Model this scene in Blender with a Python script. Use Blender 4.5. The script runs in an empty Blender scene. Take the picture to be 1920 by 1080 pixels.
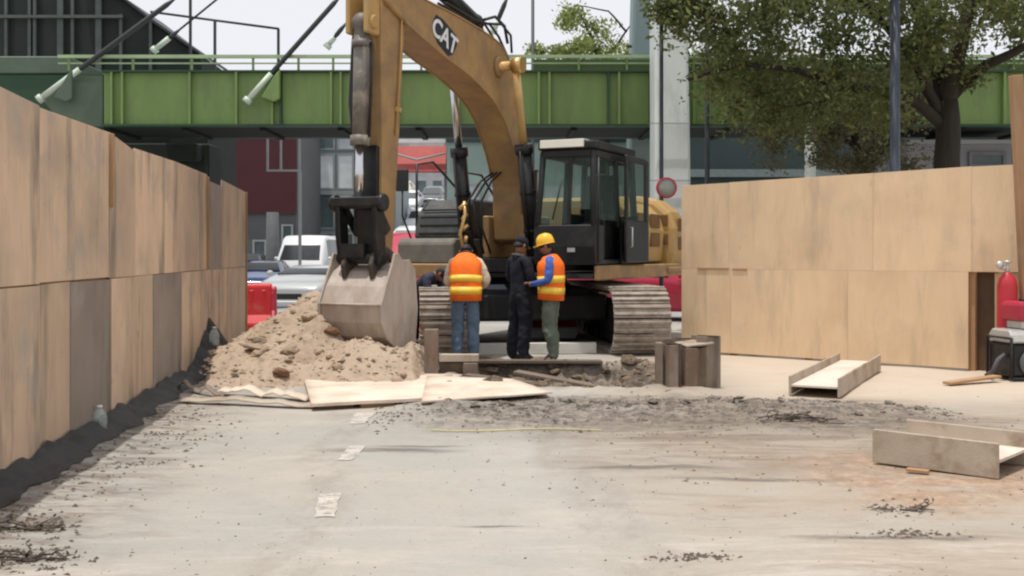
import bpy, bmesh, math, random
import numpy as np
from mathutils import Vector, Matrix, Euler, noise
R = math.radians
PI = math.pi
rnd = random.Random(11)
S = bpy.context.scene
COL = S.collection

# ------------------------------------------------------------------ camera
F, CX, HY, CH = 2000.0, 960.0, 475.0, 1.5          # focal length, centre and horizon row measured on the photograph
cd = bpy.data.cameras.new('camera')
cam = bpy.data.objects.new('camera', cd)
COL.objects.link(cam)
cam.location = (0, 0, CH)
cam.rotation_euler = (R(90), 0, 0)
cd.sensor_width = 36
cd.lens = 36 * F / 1920
cd.shift_y = -(540 - HY) / 1920
cd.clip_start, cd.clip_end = 0.1, 3000
S.camera = cam
# ------------------------------------------------------------------ sky, sun, exposure
SUN = Vector((-.13, -.10, .985)).normalized()
w = bpy.data.worlds.new('World')
S.world = w
w.use_nodes = True
nt = w.node_tree
bg = nt.nodes['Background']
sk = nt.nodes.new('ShaderNodeTexSky')
sk.sky_type = 'NISHITA'
sk.sun_disc = False
sk.sun_elevation = math.asin(SUN.z)
sk.sun_rotation = math.atan2(SUN.x, SUN.y)
sk.air_density, sk.dust_density, sk.ozone_density = 1.0, 4.0, 1.0
mx = nt.nodes.new('ShaderNodeMix')
mx.data_type = 'RGBA'
mx.inputs[0].default_value = .82                      # thin bright overcast veil
mx.inputs[7].default_value = (10.1, 10.1, 10.5, 1)
nt.links.new(sk.outputs[0], mx.inputs[6])
nt.links.new(mx.outputs[2], bg.inputs[0])
bg.inputs[1].default_value = .095
sl = bpy.data.lights.new('sun', 'SUN')
sl.energy, sl.angle, sl.color = 3.1, R(.6), (1, .955, .89)
so = bpy.data.objects.new('sun', sl)
COL.objects.link(so)
so.rotation_euler = (-SUN).to_track_quat('-Z', 'Y').to_euler()
so.location = (0, 0, 40)
S.view_settings.view_transform = 'Standard'
S.view_settings.look = 'None'
S.view_settings.exposure = 0.08
S.view_settings.gamma = 1
S.view_settings.use_curve_mapping = False
S.cycles.max_bounces = 6
S.cycles.filter_width = 2.2


def P(x, y, Y):
    """the point at distance Y seen at photograph pixel x, y"""
    return Vector(((x - CX) / F * Y, Y, CH - (y - HY) / F * Y))


def G(x, y, z=0.0):
    return P(x, y, (CH - z) * F / (y - HY))


# ------------------------------------------------------------------ materials
MATS = {}


def srgb(r, g, b):
    return tuple(((c / 255) / 12.92 if c / 255 <= .04045 else ((c / 255 + .055) / 1.055) ** 2.4) for c in (r, g, b))


def mat(name, col, rough=.65, var=.18, scale=5, stretch=(1, 1, 1), bump=.15, bscale=60, metal=0.0, dirt=None, dirt_amt=.45, dscale=2.5,
        obvar=0.0, spec=.4, alpha=None, trans=0.0, coat=0.0):
    """procedural surface: two octaves of tone, optional dust or rust patches, fine relief, tone that differs per object"""
    if name in MATS:
        return MATS[name]
    m = bpy.data.materials.new(name)
    m.use_nodes = True
    t = m.node_tree
    N, L = t.nodes, t.links
    p = N['Principled BSDF']
    tc = N.new('ShaderNodeTexCoord')
    oi = N.new('ShaderNodeObjectInfo')
    off = N.new('ShaderNodeVectorMath'); off.operation = 'MULTIPLY_ADD'
    cmb = N.new('ShaderNodeCombineXYZ')
    for i in range(3):
        L.new(oi.outputs['Random'], cmb.inputs[i])
    off.inputs[1].default_value = (17, 23, 31)
    L.new(cmb.outputs[0], off.inputs[0])
    mp = N.new('ShaderNodeMapping')
    mp.inputs['Scale'].default_value = stretch
    L.new(tc.outputs['Object'], mp.inputs[0])
    L.new(mp.outputs[0], off.inputs[2])
    vec = off.outputs[0]
    n1 = N.new('ShaderNodeTexNoise'); n1.inputs['Scale'].default_value = scale; n1.inputs['Detail'].default_value = 6
    n1.inputs['Roughness'].default_value = .62
    L.new(vec, n1.inputs['Vector'])
    mr = N.new('ShaderNodeMapRange')
    mr.inputs[1].default_value, mr.inputs[2].default_value = .25, .75
    mr.inputs[3].default_value, mr.inputs[4].default_value = 1 - var, 1 + var
    L.new(n1.outputs[0], mr.inputs[0])
    last = mr.outputs[0]
    if obvar:
        ov = N.new('ShaderNodeMapRange')
        ov.inputs[3].default_value, ov.inputs[4].default_value = 1 - obvar, 1 + obvar
        L.new(oi.outputs['Random'], ov.inputs[0])
        mm = N.new('ShaderNodeMath'); mm.operation = 'MULTIPLY'
        L.new(last, mm.inputs[0]); L.new(ov.outputs[0], mm.inputs[1])
        last = mm.outputs[0]
    sc = N.new('ShaderNodeVectorMath'); sc.operation = 'SCALE'
    sc.inputs[0].default_value = col
    L.new(last, sc.inputs['Scale'])
    c = sc.outputs[0]
    if dirt:
        n2 = N.new('ShaderNodeTexNoise'); n2.inputs['Scale'].default_value = dscale; n2.inputs['Detail'].default_value = 8
        n2.inputs['Roughness'].default_value = .7
        L.new(vec, n2.inputs['Vector'])
        r2 = N.new('ShaderNodeMapRange')
        r2.inputs[1].default_value, r2.inputs[2].default_value = .62 - dirt_amt * .4, .74 - dirt_amt * .25
        r2.inputs[4].default_value = .85
        L.new(n2.outputs[0], r2.inputs[0])
        mix = N.new('ShaderNodeMix'); mix.data_type = 'RGBA'
        L.new(r2.outputs[0], mix.inputs[0]); L.new(c, mix.inputs[6])
        mix.inputs[7].default_value = (*dirt, 1)
        c = mix.outputs[2]
    L.new(c, p.inputs['Base Color'])
    p.inputs['Roughness'].default_value = rough
    p.inputs['Metallic'].default_value = metal
    p.inputs['Specular IOR Level'].default_value = spec
    if coat:
        p.inputs['Coat Weight'].default_value = coat
    if trans:
        p.inputs['Transmission Weight'].default_value = trans
    if alpha is not None:
        p.inputs['Alpha'].default_value = alpha
    if bump:
        n3 = N.new('ShaderNodeTexNoise'); n3.inputs['Scale'].default_value = bscale; n3.inputs['Detail'].default_value = 4
        L.new(vec, n3.inputs['Vector'])
        b = N.new('ShaderNodeBump'); b.inputs['Strength'].default_value = bump; b.inputs['Distance'].default_value = .02
        L.new(n3.outputs[0], b.inputs['Height'])
        L.new(b.outputs[0], p.inputs['Normal'])
    MATS[name] = m
    return m


def glass_mat(name, tint, alpha=.35, rough=.08, clear=(.93, .97, .95)):
    if name in MATS:
        return MATS[name]
    m = bpy.data.materials.new(name)
    m.use_nodes = True
    t = m.node_tree
    N, L = t.nodes, t.links
    out = N['Material Output']
    p = N['Principled BSDF']
    p.inputs['Base Color'].default_value = (*tint, 1)
    p.inputs['Roughness'].default_value = rough
    n = N.new('ShaderNodeTexNoise'); n.inputs['Scale'].default_value = 3
    mr = N.new('ShaderNodeMapRange'); mr.inputs[3].default_value, mr.inputs[4].default_value = alpha * .7, alpha * 1.3
    L.new(n.outputs[0], mr.inputs[0])
    tr = N.new('ShaderNodeBsdfTransparent')
    tr.inputs[0].default_value = (*clear, 1)
    ms = N.new('ShaderNodeMixShader')
    L.new(mr.outputs[0], ms.inputs[0])
    L.new(tr.outputs[0], ms.inputs[1])
    L.new(p.outputs[0], ms.inputs[2])
    L.new(ms.outputs[0], out.inputs[0])
    MATS[name] = m
    return m


DUST = (.42, .36, .29)
yellow = mat('machine yellow', (.375, .23, .092), .5, .16, 3, dirt=(.25, .16, .085), dirt_amt=.5, dscale=2.6, bump=.08)
yellow2 = mat('machine yellow panel', (.48, .30, .10), .45, .1, 3, dirt=(.36, .27, .15), dirt_amt=.35, bump=.05)
vent_brown = mat('vent brown', (.17, .09, .03), .7)
black = mat('machine black', (.012, .013, .014), .42, .25, 6, dirt=(.035, .033, .03), dirt_amt=.3, bump=.08)
blackgrey = mat('non slip grey', (.045, .05, .05), .6, .2, 5, dirt=(.10, .095, .085), dirt_amt=.35)
olive = mat('dusty tank', (.14, .135, .115), .7, .2, 4, dirt=(.2, .18, .14))
chrome = mat('cylinder rod', (.62, .62, .64), .22, .05, 5, metal=1, bump=.02)
cylgrey = mat('cylinder barrel grey', (.16, .145, .125), .5, .15, 5, dirt=DUST, dirt_amt=.3)
track_m = mat('track steel', (.36, .31, .26), .6, .25, 8, dirt=(.20, .155, .12), dirt_amt=.4, dscale=6, bump=.25, bscale=40)
dark_steel = mat('undercarriage', (.02, .02, .02), .8, .3, 4, dirt=(.05, .043, .036), dirt_amt=.3)
bucket_m = mat('bucket steel', (.47, .41, .355), .55, .18, 3, stretch=(1, 1, .4), dirt=(.33, .265, .21), dirt_amt=.5, bump=.22, bscale=30)
brass = mat('brass fitting', (.62, .40, .16), .35, .2, 5, metal=.7)
rust = mat('rusty boss', (.17, .085, .045), .75, .25, 8)
rubber = mat('rubber', (.015, .015, .015), .7, .2, 10)
cream = mat('sunlit roof edge', (.68, .66, .58), .5, .06, 3)
white_p = mat('white paint', (.74, .74, .74), .4, .06, 4, dirt=(.5, .47, .42), dirt_amt=.2)
cab_glass = glass_mat('cab glass', (.16, .22, .20), .14)
bot_glass = glass_mat('clear plastic', (.75, .80, .78), .28, .12)
car_glass = mat('car glass', (.02, .025, .03), .12, .2, 3, bump=0, spec=.6)
grey_glass = mat('building glass', (.10, .135, .145), .2, .45, .7, bump=0)
pale_glass = mat('pale reflective glass', (.45, .50, .52), .2, .3, .9, bump=0)
bright_glass = mat('bright window', (.72, .75, .75), .3, .15, 1.2, bump=0)


def ply_mat(name, col, dark, rough=.75, obvar=.14, stain=.25, grain=1.0, knots=.5):
    """plywood: long grain figure, cathedral bands, knots and weathered patches, another tone on every sheet"""
    m = bpy.data.materials.new(name)
    m.use_nodes = True
    t = m.node_tree
    N, L = t.nodes, t.links
    p = N['Principled BSDF']
    tc = N.new('ShaderNodeTexCoord')
    oi = N.new('ShaderNodeObjectInfo')
    cmb = N.new('ShaderNodeCombineXYZ')
    for i in range(3):
        L.new(oi.outputs['Random'], cmb.inputs[i])
    off = N.new('ShaderNodeVectorMath'); off.operation = 'MULTIPLY_ADD'; off.inputs[1].default_value = (37, 19, 53)
    L.new(cmb.outputs[0], off.inputs[0]); L.new(tc.outputs['Object'], off.inputs[2])
    mp = N.new('ShaderNodeMapping'); mp.inputs['Scale'].default_value = (1.7, 1.7, .55)
    L.new(off.outputs[0], mp.inputs[0])
    n1 = N.new('ShaderNodeTexNoise'); n1.inputs['Scale'].default_value = 2.4; n1.inputs['Detail'].default_value = 5
    n1.inputs['Distortion'].default_value = .9
    L.new(mp.outputs[0], n1.inputs['Vector'])
    mp2 = N.new('ShaderNodeMapping'); mp2.inputs['Scale'].default_value = (26, 20, 1.1)
    L.new(off.outputs[0], mp2.inputs[0])
    n2 = N.new('ShaderNodeTexNoise'); n2.inputs['Scale'].default_value = 2; n2.inputs['Detail'].default_value = 5
    L.new(mp2.outputs[0], n2.inputs['Vector'])
    n3 = N.new('ShaderNodeTexNoise'); n3.inputs['Scale'].default_value = 1.15; n3.inputs['Detail'].default_value = 5
    L.new(off.outputs[0], n3.inputs['Vector'])

    def rng(src, a, b, lo, hi):
        r = N.new('ShaderNodeMapRange')
        r.inputs[1].default_value, r.inputs[2].default_value, r.inputs[3].default_value, r.inputs[4].default_value = a, b, lo, hi
        L.new(src, r.inputs[0])
        return r.outputs[0]

    def mul(a, b):
        q = N.new('ShaderNodeMath'); q.operation = 'MULTIPLY'
        L.new(a, q.inputs[0]); L.new(b, q.inputs[1])
        return q.outputs[0]
    tone = mul(mul(rng(n1.outputs[0], .3, .7, 1 - .10 * grain, 1 + .08 * grain), rng(n2.outputs[0], .3, .7, 1 - .05 * grain, 1 + .05 * grain)), rng(oi.outputs['Random'], 0, 1, 1 - obvar, 1 + obvar))
    sc = N.new('ShaderNodeVectorMath'); sc.operation = 'SCALE'; sc.inputs[0].default_value = col
    L.new(tone, sc.inputs['Scale'])
    mix = N.new('ShaderNodeMix'); mix.data_type = 'RGBA'
    L.new(rng(n3.outputs[0], .5, .78, 0, .8), mix.inputs[0])
    L.new(sc.outputs[0], mix.inputs[6]); mix.inputs[7].default_value = (*dark, 1)
    def noise_(sc_, st, loc, det=7, rg_=.65):
        q = N.new('ShaderNodeMapping'); q.inputs['Scale'].default_value = st; q.inputs['Location'].default_value = loc
        L.new(off.outputs[0], q.inputs[0])
        n_ = N.new('ShaderNodeTexNoise'); n_.inputs['Scale'].default_value = sc_; n_.inputs['Detail'].default_value = det; n_.inputs['Roughness'].default_value = rg_
        L.new(q.outputs[0], n_.inputs['Vector'])
        return n_.outputs[0]

    def over(f, a, col_):
        q = N.new('ShaderNodeMix'); q.data_type = 'RGBA'
        L.new(f, q.inputs[0]); L.new(a, q.inputs[6]); q.inputs[7].default_value = (*col_, 1)
        return q.outputs[2]
    cc = mix.outputs[2]
    cc = over(rng(noise_(1.5, (1.8, 1.8, .28), (3, 1, 7)), .52, .66, 0, stain), cc, (.155, .13, .11))      # water stains running down
    cc = over(rng(noise_(1.3, (1, 1, 1), (9, 4, 2), 8, .7), .54, .66, 0, stain * .8), cc, (.36, .33, .29))     # grey weathering
    cc = over(rng(noise_(9, (1, 1, .8), (1, 8, 5), 6, .75), .63, .74, 0, stain * .9), cc, (.20, .15, .11))     # scuffs
    vo = N.new('ShaderNodeTexVoronoi'); vo.inputs['Scale'].default_value = 1.7
    mp3 = N.new('ShaderNodeMapping'); mp3.inputs['Scale'].default_value = (1.6, 1.6, .8)
    L.new(off.outputs[0], mp3.inputs[0]); L.new(mp3.outputs[0], vo.inputs['Vector'])
    kn = N.new('ShaderNodeMix'); kn.data_type = 'RGBA'
    L.new(rng(vo.outputs['Distance'], .03, .075, knots, 0), kn.inputs[0])
    L.new(cc, kn.inputs[6]); kn.inputs[7].default_value = (.12, .075, .04, 1)
    L.new(kn.outputs[2], p.inputs['Base Color'])
    p.inputs['Roughness'].default_value = rough
    p.inputs['Specular IOR Level'].default_value = .25
    b = N.new('ShaderNodeBump'); b.inputs['Strength'].default_value = .12; b.inputs['Distance'].default_value = .01
    L.new(n2.outputs[0], b.inputs['Height']); L.new(b.outputs[0], p.inputs['Normal'])
    return m


ply_pale = ply_mat('plywood pale', (.72, .535, .345), (.60, .42, .26), obvar=.06, stain=.26, grain=.5, knots=.15)
ply_dull = ply_mat('plywood weathered', (.60, .435, .30), (.36, .285, .215), obvar=.18, stain=.7, grain=.9)
ply_grey = ply_mat('plywood greyed', (.30, .245, .20), (.17, .14, .12), obvar=.2, stain=.75, grain=.9)
dark_ply = ply_mat('dirty plank', (.17, .13, .10), (.09, .07, .055), obvar=.2)
timber = ply_mat('timber', (.40, .24, .13), (.22, .13, .07), obvar=.1)
sand_m = mat('sandy soil', (.44, .35, .262), .95, .28, 2.6, dirt=(.27, .195, .14), dirt_amt=.42, dscale=2.6, bump=.6, bscale=22, spec=.1)
clod_m = mat('soil clod', (.36, .275, .20), .95, .25, 6, obvar=.3, bump=.5, bscale=30, spec=.1)
earth_m = mat('dark earth', (.14, .105, .075), .95, .35, 5, obvar=.45, dirt=(.27, .21, .155), dirt_amt=.35, bump=.5, bscale=30, spec=.1)
asph_m = mat('broken asphalt', (.12, .102, .088), .95, .3, 8, obvar=.35, dirt=(.34, .29, .24), dirt_amt=.45, bump=.5, bscale=40, spec=.1)
chip_m = mat('debris', (.13, .105, .085), .9, .4, 3, obvar=.3, spec=.1)
steel_m = mat('weathered steel', (.25, .205, .165), .6, .2, 4, stretch=(1, 1, .5), dirt=(.15, .09, .055), dirt_amt=.45, bump=.15)
steel_pale = mat('dusty beam steel', (.43, .365, .29), .6, .14, 3, dirt=(.25, .18, .12), dirt_amt=.35, bump=.12)
web_m = mat('dusty beam web', (.66, .565, .48), .8, .1, 4, dirt=(.45, .36, .27), dirt_amt=.3)
plate_m = mat('dusty plate', (.70, .585, .475), .75, .12, 2, dirt=(.50, .40, .31), dirt_amt=.4, dscale=1.6, bump=.1)
tarp_m = mat('black plastic', (.012, .012, .011), .55, .3, 6, dirt=(.028, .024, .02), dirt_amt=.4, dscale=5, bump=.6, bscale=20)

orange = mat('orange vest', (.95, .17, .012), .75, .12, 6, bump=.3, bscale=18)
lime = mat('reflective yellow', (.95, .62, .07), .45, .1, 8, bump=.2, bscale=25)
skin = mat('skin', (.26, .13, .08), .6, .1, 10, bump=.05)
hair_m = mat('hair', (.012, .01, .009), .6, .2, 20)
jeans = mat('blue jeans', (.10, .15, .21), .85, .25, 5, bump=.4, bscale=14)
khaki = mat('grey green trousers', (.12, .145, .115), .85, .2, 5, bump=.4, bscale=14)
navy = mat('navy cloth', (.008, .010, .018), .85, .25, 6, bump=.4, bscale=14)
bluecloth = mat('blue shirt', (.05, .11, .38), .8, .18, 6, bump=.4, bscale=14)
creamcloth = mat('cream shirt', (.62, .53, .42), .85, .12, 6, bump=.4, bscale=14)
shoe_m = mat('dark boots', (.03, .025, .02), .7)
helmet_m = mat('yellow helmet', (.85, .50, .04), .35, .05, 5, bump=0)
greycloth = mat('grey cloth', (.10, .10, .11), .8)
bridge_g = mat('bridge green', (.175, .275, .085), .5, .14, 1.3, stretch=(1, 1, .3), dirt=(.14, .20, .075), dirt_amt=.3, dscale=1.6, bump=.05)
bridge_d = mat('bridge dark green', (.022, .06, .03), .55, .15, 1.3, bump=.05)
bridge_l = mat('bridge pale green', (.33, .45, .25), .5, .12, 2, bump=.05)
bridge_gg = mat('bridge grey green', (.085, .125, .085), .55, .15, 1.5, bump=.05)
cable_m = mat('dark cable', (.03, .038, .035), .5, .1, 5, bump=0)
socket_m = mat('pale socket', (.52, .60, .50), .4, .12, 4, bump=0)
pylon_w = mat('pylon pale paint', (.60, .65, .62), .55, .06, 1.2, stretch=(1, 1, .3), dirt=(.48, .53, .50), dirt_amt=.3, bump=.05)
pylon_b = mat('pylon blue grey', (.22, .29, .29), .55, .08, 1.5, bump=.05)
netting = mat('dark netting', (.022, .029, .026), .85, .2, 2, bump=.1)
pole_m = mat('dark pole', (.03, .038, .042), .5, .12, 3, bump=0)
pole_b = mat('blue grey pole', (.045, .055, .075), .5, .12, 3, bump=0)
pole_p = mat('pale pole', (.30, .33, .31), .6, .12, 3, bump=.05)
maroon = mat('maroon wall', (.075, .02, .025), .8, .12, 1, bump=.1)
greywall = mat('grey wall', (.115, .12, .125), .85, .12, .8, bump=.1)
tealwall = mat('teal grey wall', (.27, .36, .33), .8, .14, .6, bump=.1)
darkteal = mat('dark teal wall', (.035, .055, .055), .8, .2, .6, bump=.1)
palewall = mat('pale grey wall', (.36, .37, .38), .8, .1, .7, bump=.1)
frame_g = mat('window frame grey', (.30, .33, .33), .5, .1, 3, bump=0)
red_s = mat('faded red sheet', (.42, .085, .075), .7, .16, 1.5, bump=.05)
red_p = mat('red plastic', (.52, .016, .02), .45, .14, 2, dirt=(.4, .1, .08), dirt_amt=.2, bump=.05)
magenta_p = mat('pinkish red plastic', (.42, .03, .06), .45, .14, 2, bump=.05)
red_metal = mat('red enamel', (.45, .03, .04), .4, .1, 4, bump=.03)
orange_p = mat('orange plastic', (.85, .11, .02), .5, .1, 4, bump=.03)
silver = mat('silver metal', (.55, .56, .54), .35, .12, 5, metal=.5, bump=.05)
kerb_m = mat('pale concrete', (.60, .58, .53), .85, .12, 3, bump=.3)
bark = mat('bark', (.028, .024, .018), .9, .35, 6, stretch=(1, 1, .25), bump=.8, bscale=14)


def leaf_mat(name, a, b):
    m = bpy.data.materials.new(name)
    m.use_nodes = True
    t = m.node_tree
    N, L = t.nodes, t.links
    p = N['Principled BSDF']
    out = N['Material Output']
    ge = N.new('ShaderNodeNewGeometry')
    tc = N.new('ShaderNodeTexCoord')
    n = N.new('ShaderNodeTexNoise'); n.inputs['Scale'].default_value = .9
    L.new(tc.outputs['Object'], n.inputs['Vector'])
    ad = N.new('ShaderNodeMath'); ad.operation = 'MULTIPLY_ADD'; ad.inputs[1].default_value = .5
    L.new(ge.outputs['Random Per Island'], ad.inputs[0])
    q = N.new('ShaderNodeMapRange'); q.inputs[1].default_value, q.inputs[2].default_value = .3, .75
    L.new(n.outputs[0], q.inputs[0])
    hm = N.new('ShaderNodeMath'); hm.operation = 'MULTIPLY'; hm.inputs[1].default_value = .5
    L.new(q.outputs[0], hm.inputs[0]); L.new(hm.outputs[0], ad.inputs[2])
    mix = N.new('ShaderNodeMix'); mix.data_type = 'RGBA'
    mix.inputs[6].default_value = (*a, 1); mix.inputs[7].default_value = (*b, 1)
    L.new(ad.outputs[0], mix.inputs[0])
    L.new(mix.outputs[2], p.inputs['Base Color'])
    p.inputs['Roughness'].default_value = .6
    p.inputs['Specular IOR Level'].default_value = .25
    tl = N.new('ShaderNodeBsdfTranslucent')
    L.new(mix.outputs[2], tl.inputs[0])
    ms = N.new('ShaderNodeMixShader'); ms.inputs[0].default_value = .45
    L.new(p.outputs[0], ms.inputs[1]); L.new(tl.outputs[0], ms.inputs[2])
    L.new(ms.outputs[0], out.inputs[0])
    return m


leaf_dark = leaf_mat('olive leaves', (.045, .064, .022), (.26, .30, .115))
leaf_bush = leaf_mat('dry dark leaves', (.055, .055, .03), (.22, .21, .11))
leaf_light = leaf_mat('light leaves', (.14, .19, .045), (.34, .38, .13))


# ------------------------------------------------------------------ mesh builder
class MB:
    def __init__(self):
        self.bm = bmesh.new()
        self.T = Matrix()

    def _face(self, vs, smooth=False):
        try:
            f = self.bm.faces.new(vs)
            f.smooth = smooth
            return f
        except ValueError:
            return None

    def v(self, p):
        return self.bm.verts.new(self.T @ Vector(p))

    def box(self, c, s, rot=None):
        M = Matrix.Translation(Vector(c))
        if rot is not None:
            M = M @ (rot if isinstance(rot, Matrix) else Euler(rot).to_matrix().to_4x4())
        x, y, z = s[0] / 2, s[1] / 2, s[2] / 2
        q = [self.v(M @ Vector(p)) for p in ((-x, -y, -z), (x, -y, -z), (x, y, -z), (-x, y, -z), (-x, -y, z), (x, -y, z), (x, y, z), (-x, y, z))]
        for f in ((3, 2, 1, 0), (4, 5, 6, 7), (0, 1, 5, 4), (1, 2, 6, 5), (2, 3, 7, 6), (3, 0, 4, 7)):
            self._face([q[i] for i in f])
        return self

    def bb(self, x0, x1, y0, y1, z0, z1):
        return self.box(((x0 + x1) / 2, (y0 + y1) / 2, (z0 + z1) / 2), (abs(x1 - x0), abs(y1 - y0), abs(z1 - z0)))

    def prism(self, prof, a, b, axis='x'):
        """profile polygon extruded from a to b along an axis"""
        def mk(p, t):
            return {'x': (t, p[0], p[1]), 'y': (p[0], t, p[1]), 'z': (p[0], p[1], t)}[axis]
        A = [self.v(mk(p, a)) for p in prof]
        B = [self.v(mk(p, b)) for p in prof]
        n = len(prof)
        self._face(A); self._face(B[::-1])
        for i in range(n):
            j = (i + 1) % n
            self._face([A[j], A[i], B[i], B[j]])
        return self

    def tube(self, p0, p1, r0, r1=None, n=10, cap=True, smooth=True):
        return self.path([p0, p1], [r0, r0 if r1 is None else r1], n, cap, smooth)

    def path(self, pts, rs, n=8, cap=True, smooth=True):
        pts = [Vector(p) for p in pts]
        if not isinstance(rs, (list, tuple)):
            rs = [rs] * len(pts)
        rings = []
        up = None
        for i, p in enumerate(pts):
            d = (pts[min(i + 1, len(pts) - 1)] - pts[max(i - 1, 0)])
            if d.length < 1e-9:
                d = Vector((0, 0, 1))
            d.normalize()
            if up is None:
                up = d.orthogonal().normalized()
            a = (up - d * up.dot(d))
            a = a.normalized() if a.length > 1e-6 else d.orthogonal().normalized()
            up = a
            b = d.cross(a)
            rings.append([self.v(p + (a * math.cos(2 * PI * k / n) + b * math.sin(2 * PI * k / n)) * rs[i]) for k in range(n)])
        for i in range(len(rings) - 1):
            for k in range(n):
                j = (k + 1) % n
                self._face([rings[i][k], rings[i][j], rings[i + 1][j], rings[i + 1][k]], smooth)
        if cap:
            self._face(rings[0][::-1]); self._face(rings[-1])
        return self

    def loft(self, rings, smooth=True, cap=True, close=True):
        V = [[self.v(p) for p in r] for r in rings]
        n = len(V[0])
        for i in range(len(V) - 1):
            for k in range(n if close else n - 1):
                j = (k + 1) % n
                self._face([V[i][k], V[i][j], V[i + 1][j], V[i + 1][k]], smooth)
        if cap:
            self._face(V[0][::-1]); self._face(V[-1])
        return self

    def lathe(self, prof, c=(0, 0, 0), axis='z', n=20, smooth=True):
        c = Vector(c)
        rings = []
        for r, h in prof:
            ring = []
            for k in range(n):
                a, b = r * math.cos(2 * PI * k / n), r * math.sin(2 * PI * k / n)
                ring.append(c + Vector({'z': (a, b, h), 'x': (h, a, b), 'y': (b, h, a)}[axis]))
            rings.append(ring)
        return self.loft(rings, smooth)

    def ball(self, c, r, seg=12, rings=8, M=None):
        c = Vector(c)
        r = Vector(r) if not isinstance(r, (int, float)) else Vector((r, r, r))
        RR = []
        for i in range(rings + 1):
            th = PI * (i / rings) * .998 + .001
            ring = []
            for k in range(seg):
                p = Vector((r.x * math.sin(th) * math.cos(2 * PI * k / seg), r.y * math.sin(th) * math.sin(2 * PI * k / seg), -r.z * math.cos(th)))
                ring.append(c + ((M @ p) if M else p))
            RR.append(ring)
        return self.loft(RR, True)

    def quad(self, a, b, c, d):
        self._face([self.v(p) for p in (a, b, c, d)])
        return self

    def mesh(self, name, mats, bevel=0, seg=1, smooth_angle=None):
        bm = self.bm
        bmesh.ops.recalc_face_normals(bm, faces=bm.faces[:])
        if bevel:
            es = [e for e in bm.edges if len(e.link_faces) == 2 and e.calc_face_angle(0) > .6]
            if es:
                bmesh.ops.bevel(bm, geom=es, offset=bevel, segments=seg, affect='EDGES', profile=.5, clamp_overlap=True)
        me = bpy.data.meshes.new(name)
        bm.to_mesh(me)
        bm.free()
        for m in (mats if isinstance(mats, (list, tuple)) else [mats]):
            me.materials.append(m)
        return me

    def build(self, name, mats, parent=None, loc=None, rot=None, bevel=0, seg=1):
        o = bpy.data.objects.new(name, self.mesh(name, mats, bevel, seg))
        COL.objects.link(o)
        if parent is not None:
            o.parent = parent
        if loc is not None:
            o.location = loc
        if rot is not None:
            o.rotation_euler = rot
        return o


def tag(o, label=None, cat=None, group=None, kind=None):
    if label: o['label'] = label
    if cat: o['category'] = cat
    if group: o['group'] = group
    if kind: o['kind'] = kind
    return o


def thing(name, label, cat, loc=(0, 0, 0), rz=0, group=None):
    o = bpy.data.objects.new(name, None)
    COL.objects.link(o)
    o.location = loc
    o.rotation_euler = (0, 0, rz)
    o.empty_display_size = .2
    return tag(o, label, cat, group)


def new_obj(name, me, parent=None, loc=(0, 0, 0), rot=(0, 0, 0), sc=(1, 1, 1)):
    o = bpy.data.objects.new(name, me)
    COL.objects.link(o)
    o.parent = parent
    o.location, o.rotation_euler, o.scale = loc, rot, sc
    return o


def copy_tree(o, parent=None):
    c = o.copy()
    COL.objects.link(c)
    c.parent = parent
    for ch in list(o.children):
        copy_tree(ch, c)
    return c


def fbm(x, y, z=0.0, o=4):
    return noise.fractal(Vector((x, y, z)), 1.0, 2.0, o)


def sm(a, b, x):
    t = max(0, min(1, (x - a) / (b - a)))
    return t * t * (3 - 2 * t)


# ------------------------------------------------------------------ setting: the ground
TR = (-.62, 1.72, 11.75, 14.2)          # the open trench: x0 x1 y0 y1


def gz(x, y):
    d = math.hypot(x - 1, y - 9)
    z = 0
    if d < 30:
        z += .016 * fbm(x * .7, y * .9, 1.7, 3)
        band = math.exp(-((y - 10.25 + .12 * fbm(x, 3, 2)) / .42) ** 2) * sm(-1.6, -.6, x) * sm(4.2, 3.0, x)
        z += band * (.05 + .05 * fbm(x * 4, y * 4, 5))
        left = math.exp(-max(0, x + 2.53 + .106 * y) / .5) if y < 17 else 0
        z += left * (.03 + .035 * fbm(x * 3, y * 3, 9))
        e = .12 * fbm(x * 2.3, y * 2.3, 4)
        k = sm(TR[0] - .12 + e, TR[0] + .18 + e, x) * sm(TR[1] + .12 + e, TR[1] - .18 + e, x) * sm(TR[2] - .1 + e, TR[2] + .2 + e, y) * sm(TR[3] + .1, TR[3] - .12, y)
        z -= k * (.16 + .05 * (y - 12) + .22 * fbm(x * 2.2, y * 2.2, 3) + .16 * fbm(x * 6, y * 6, 1))
        rim = sm(TR[0] - .7, TR[0] - .1, x) * sm(TR[1] + .7, TR[1] + .1, x) * sm(TR[2] - .7, TR[2] - .1, y) * sm(TR[3] + .5, TR[3] + .1, y) * (1 - k)
        z += rim * (.04 + .05 * fbm(x * 5, y * 5, 8))
    return z


def axis_steps(lo, hi, fine, far):
    a = list(np.arange(lo, hi, fine))
    s, v = fine, a[-1]
    up = []
    while v < far:
        s *= 1.35; v += s; up.append(v)
    s, v = fine, a[0]
    dn = []
    while v > -far:
        s *= 1.35; v -= s; dn.append(v)
    return dn[::-1] + a + up


xs = axis_steps(-5.2, 7.0, .075, 900)
ys = axis_steps(4.0, 17.0, .065, 900)
verts = [(x, y, gz(x, y)) for y in ys for x in xs]
nx, ny = len(xs), len(ys)
faces = [(j * nx + i, j * nx + i + 1, (j + 1) * nx + i + 1, (j + 1) * nx + i) for j in range(ny - 1) for i in range(nx - 1)]
gm = bpy.data.meshes.new('ground')
gm.from_pydata(verts, [], faces)
gm.polygons.foreach_set('use_smooth', [True] * len(gm.polygons))


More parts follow.
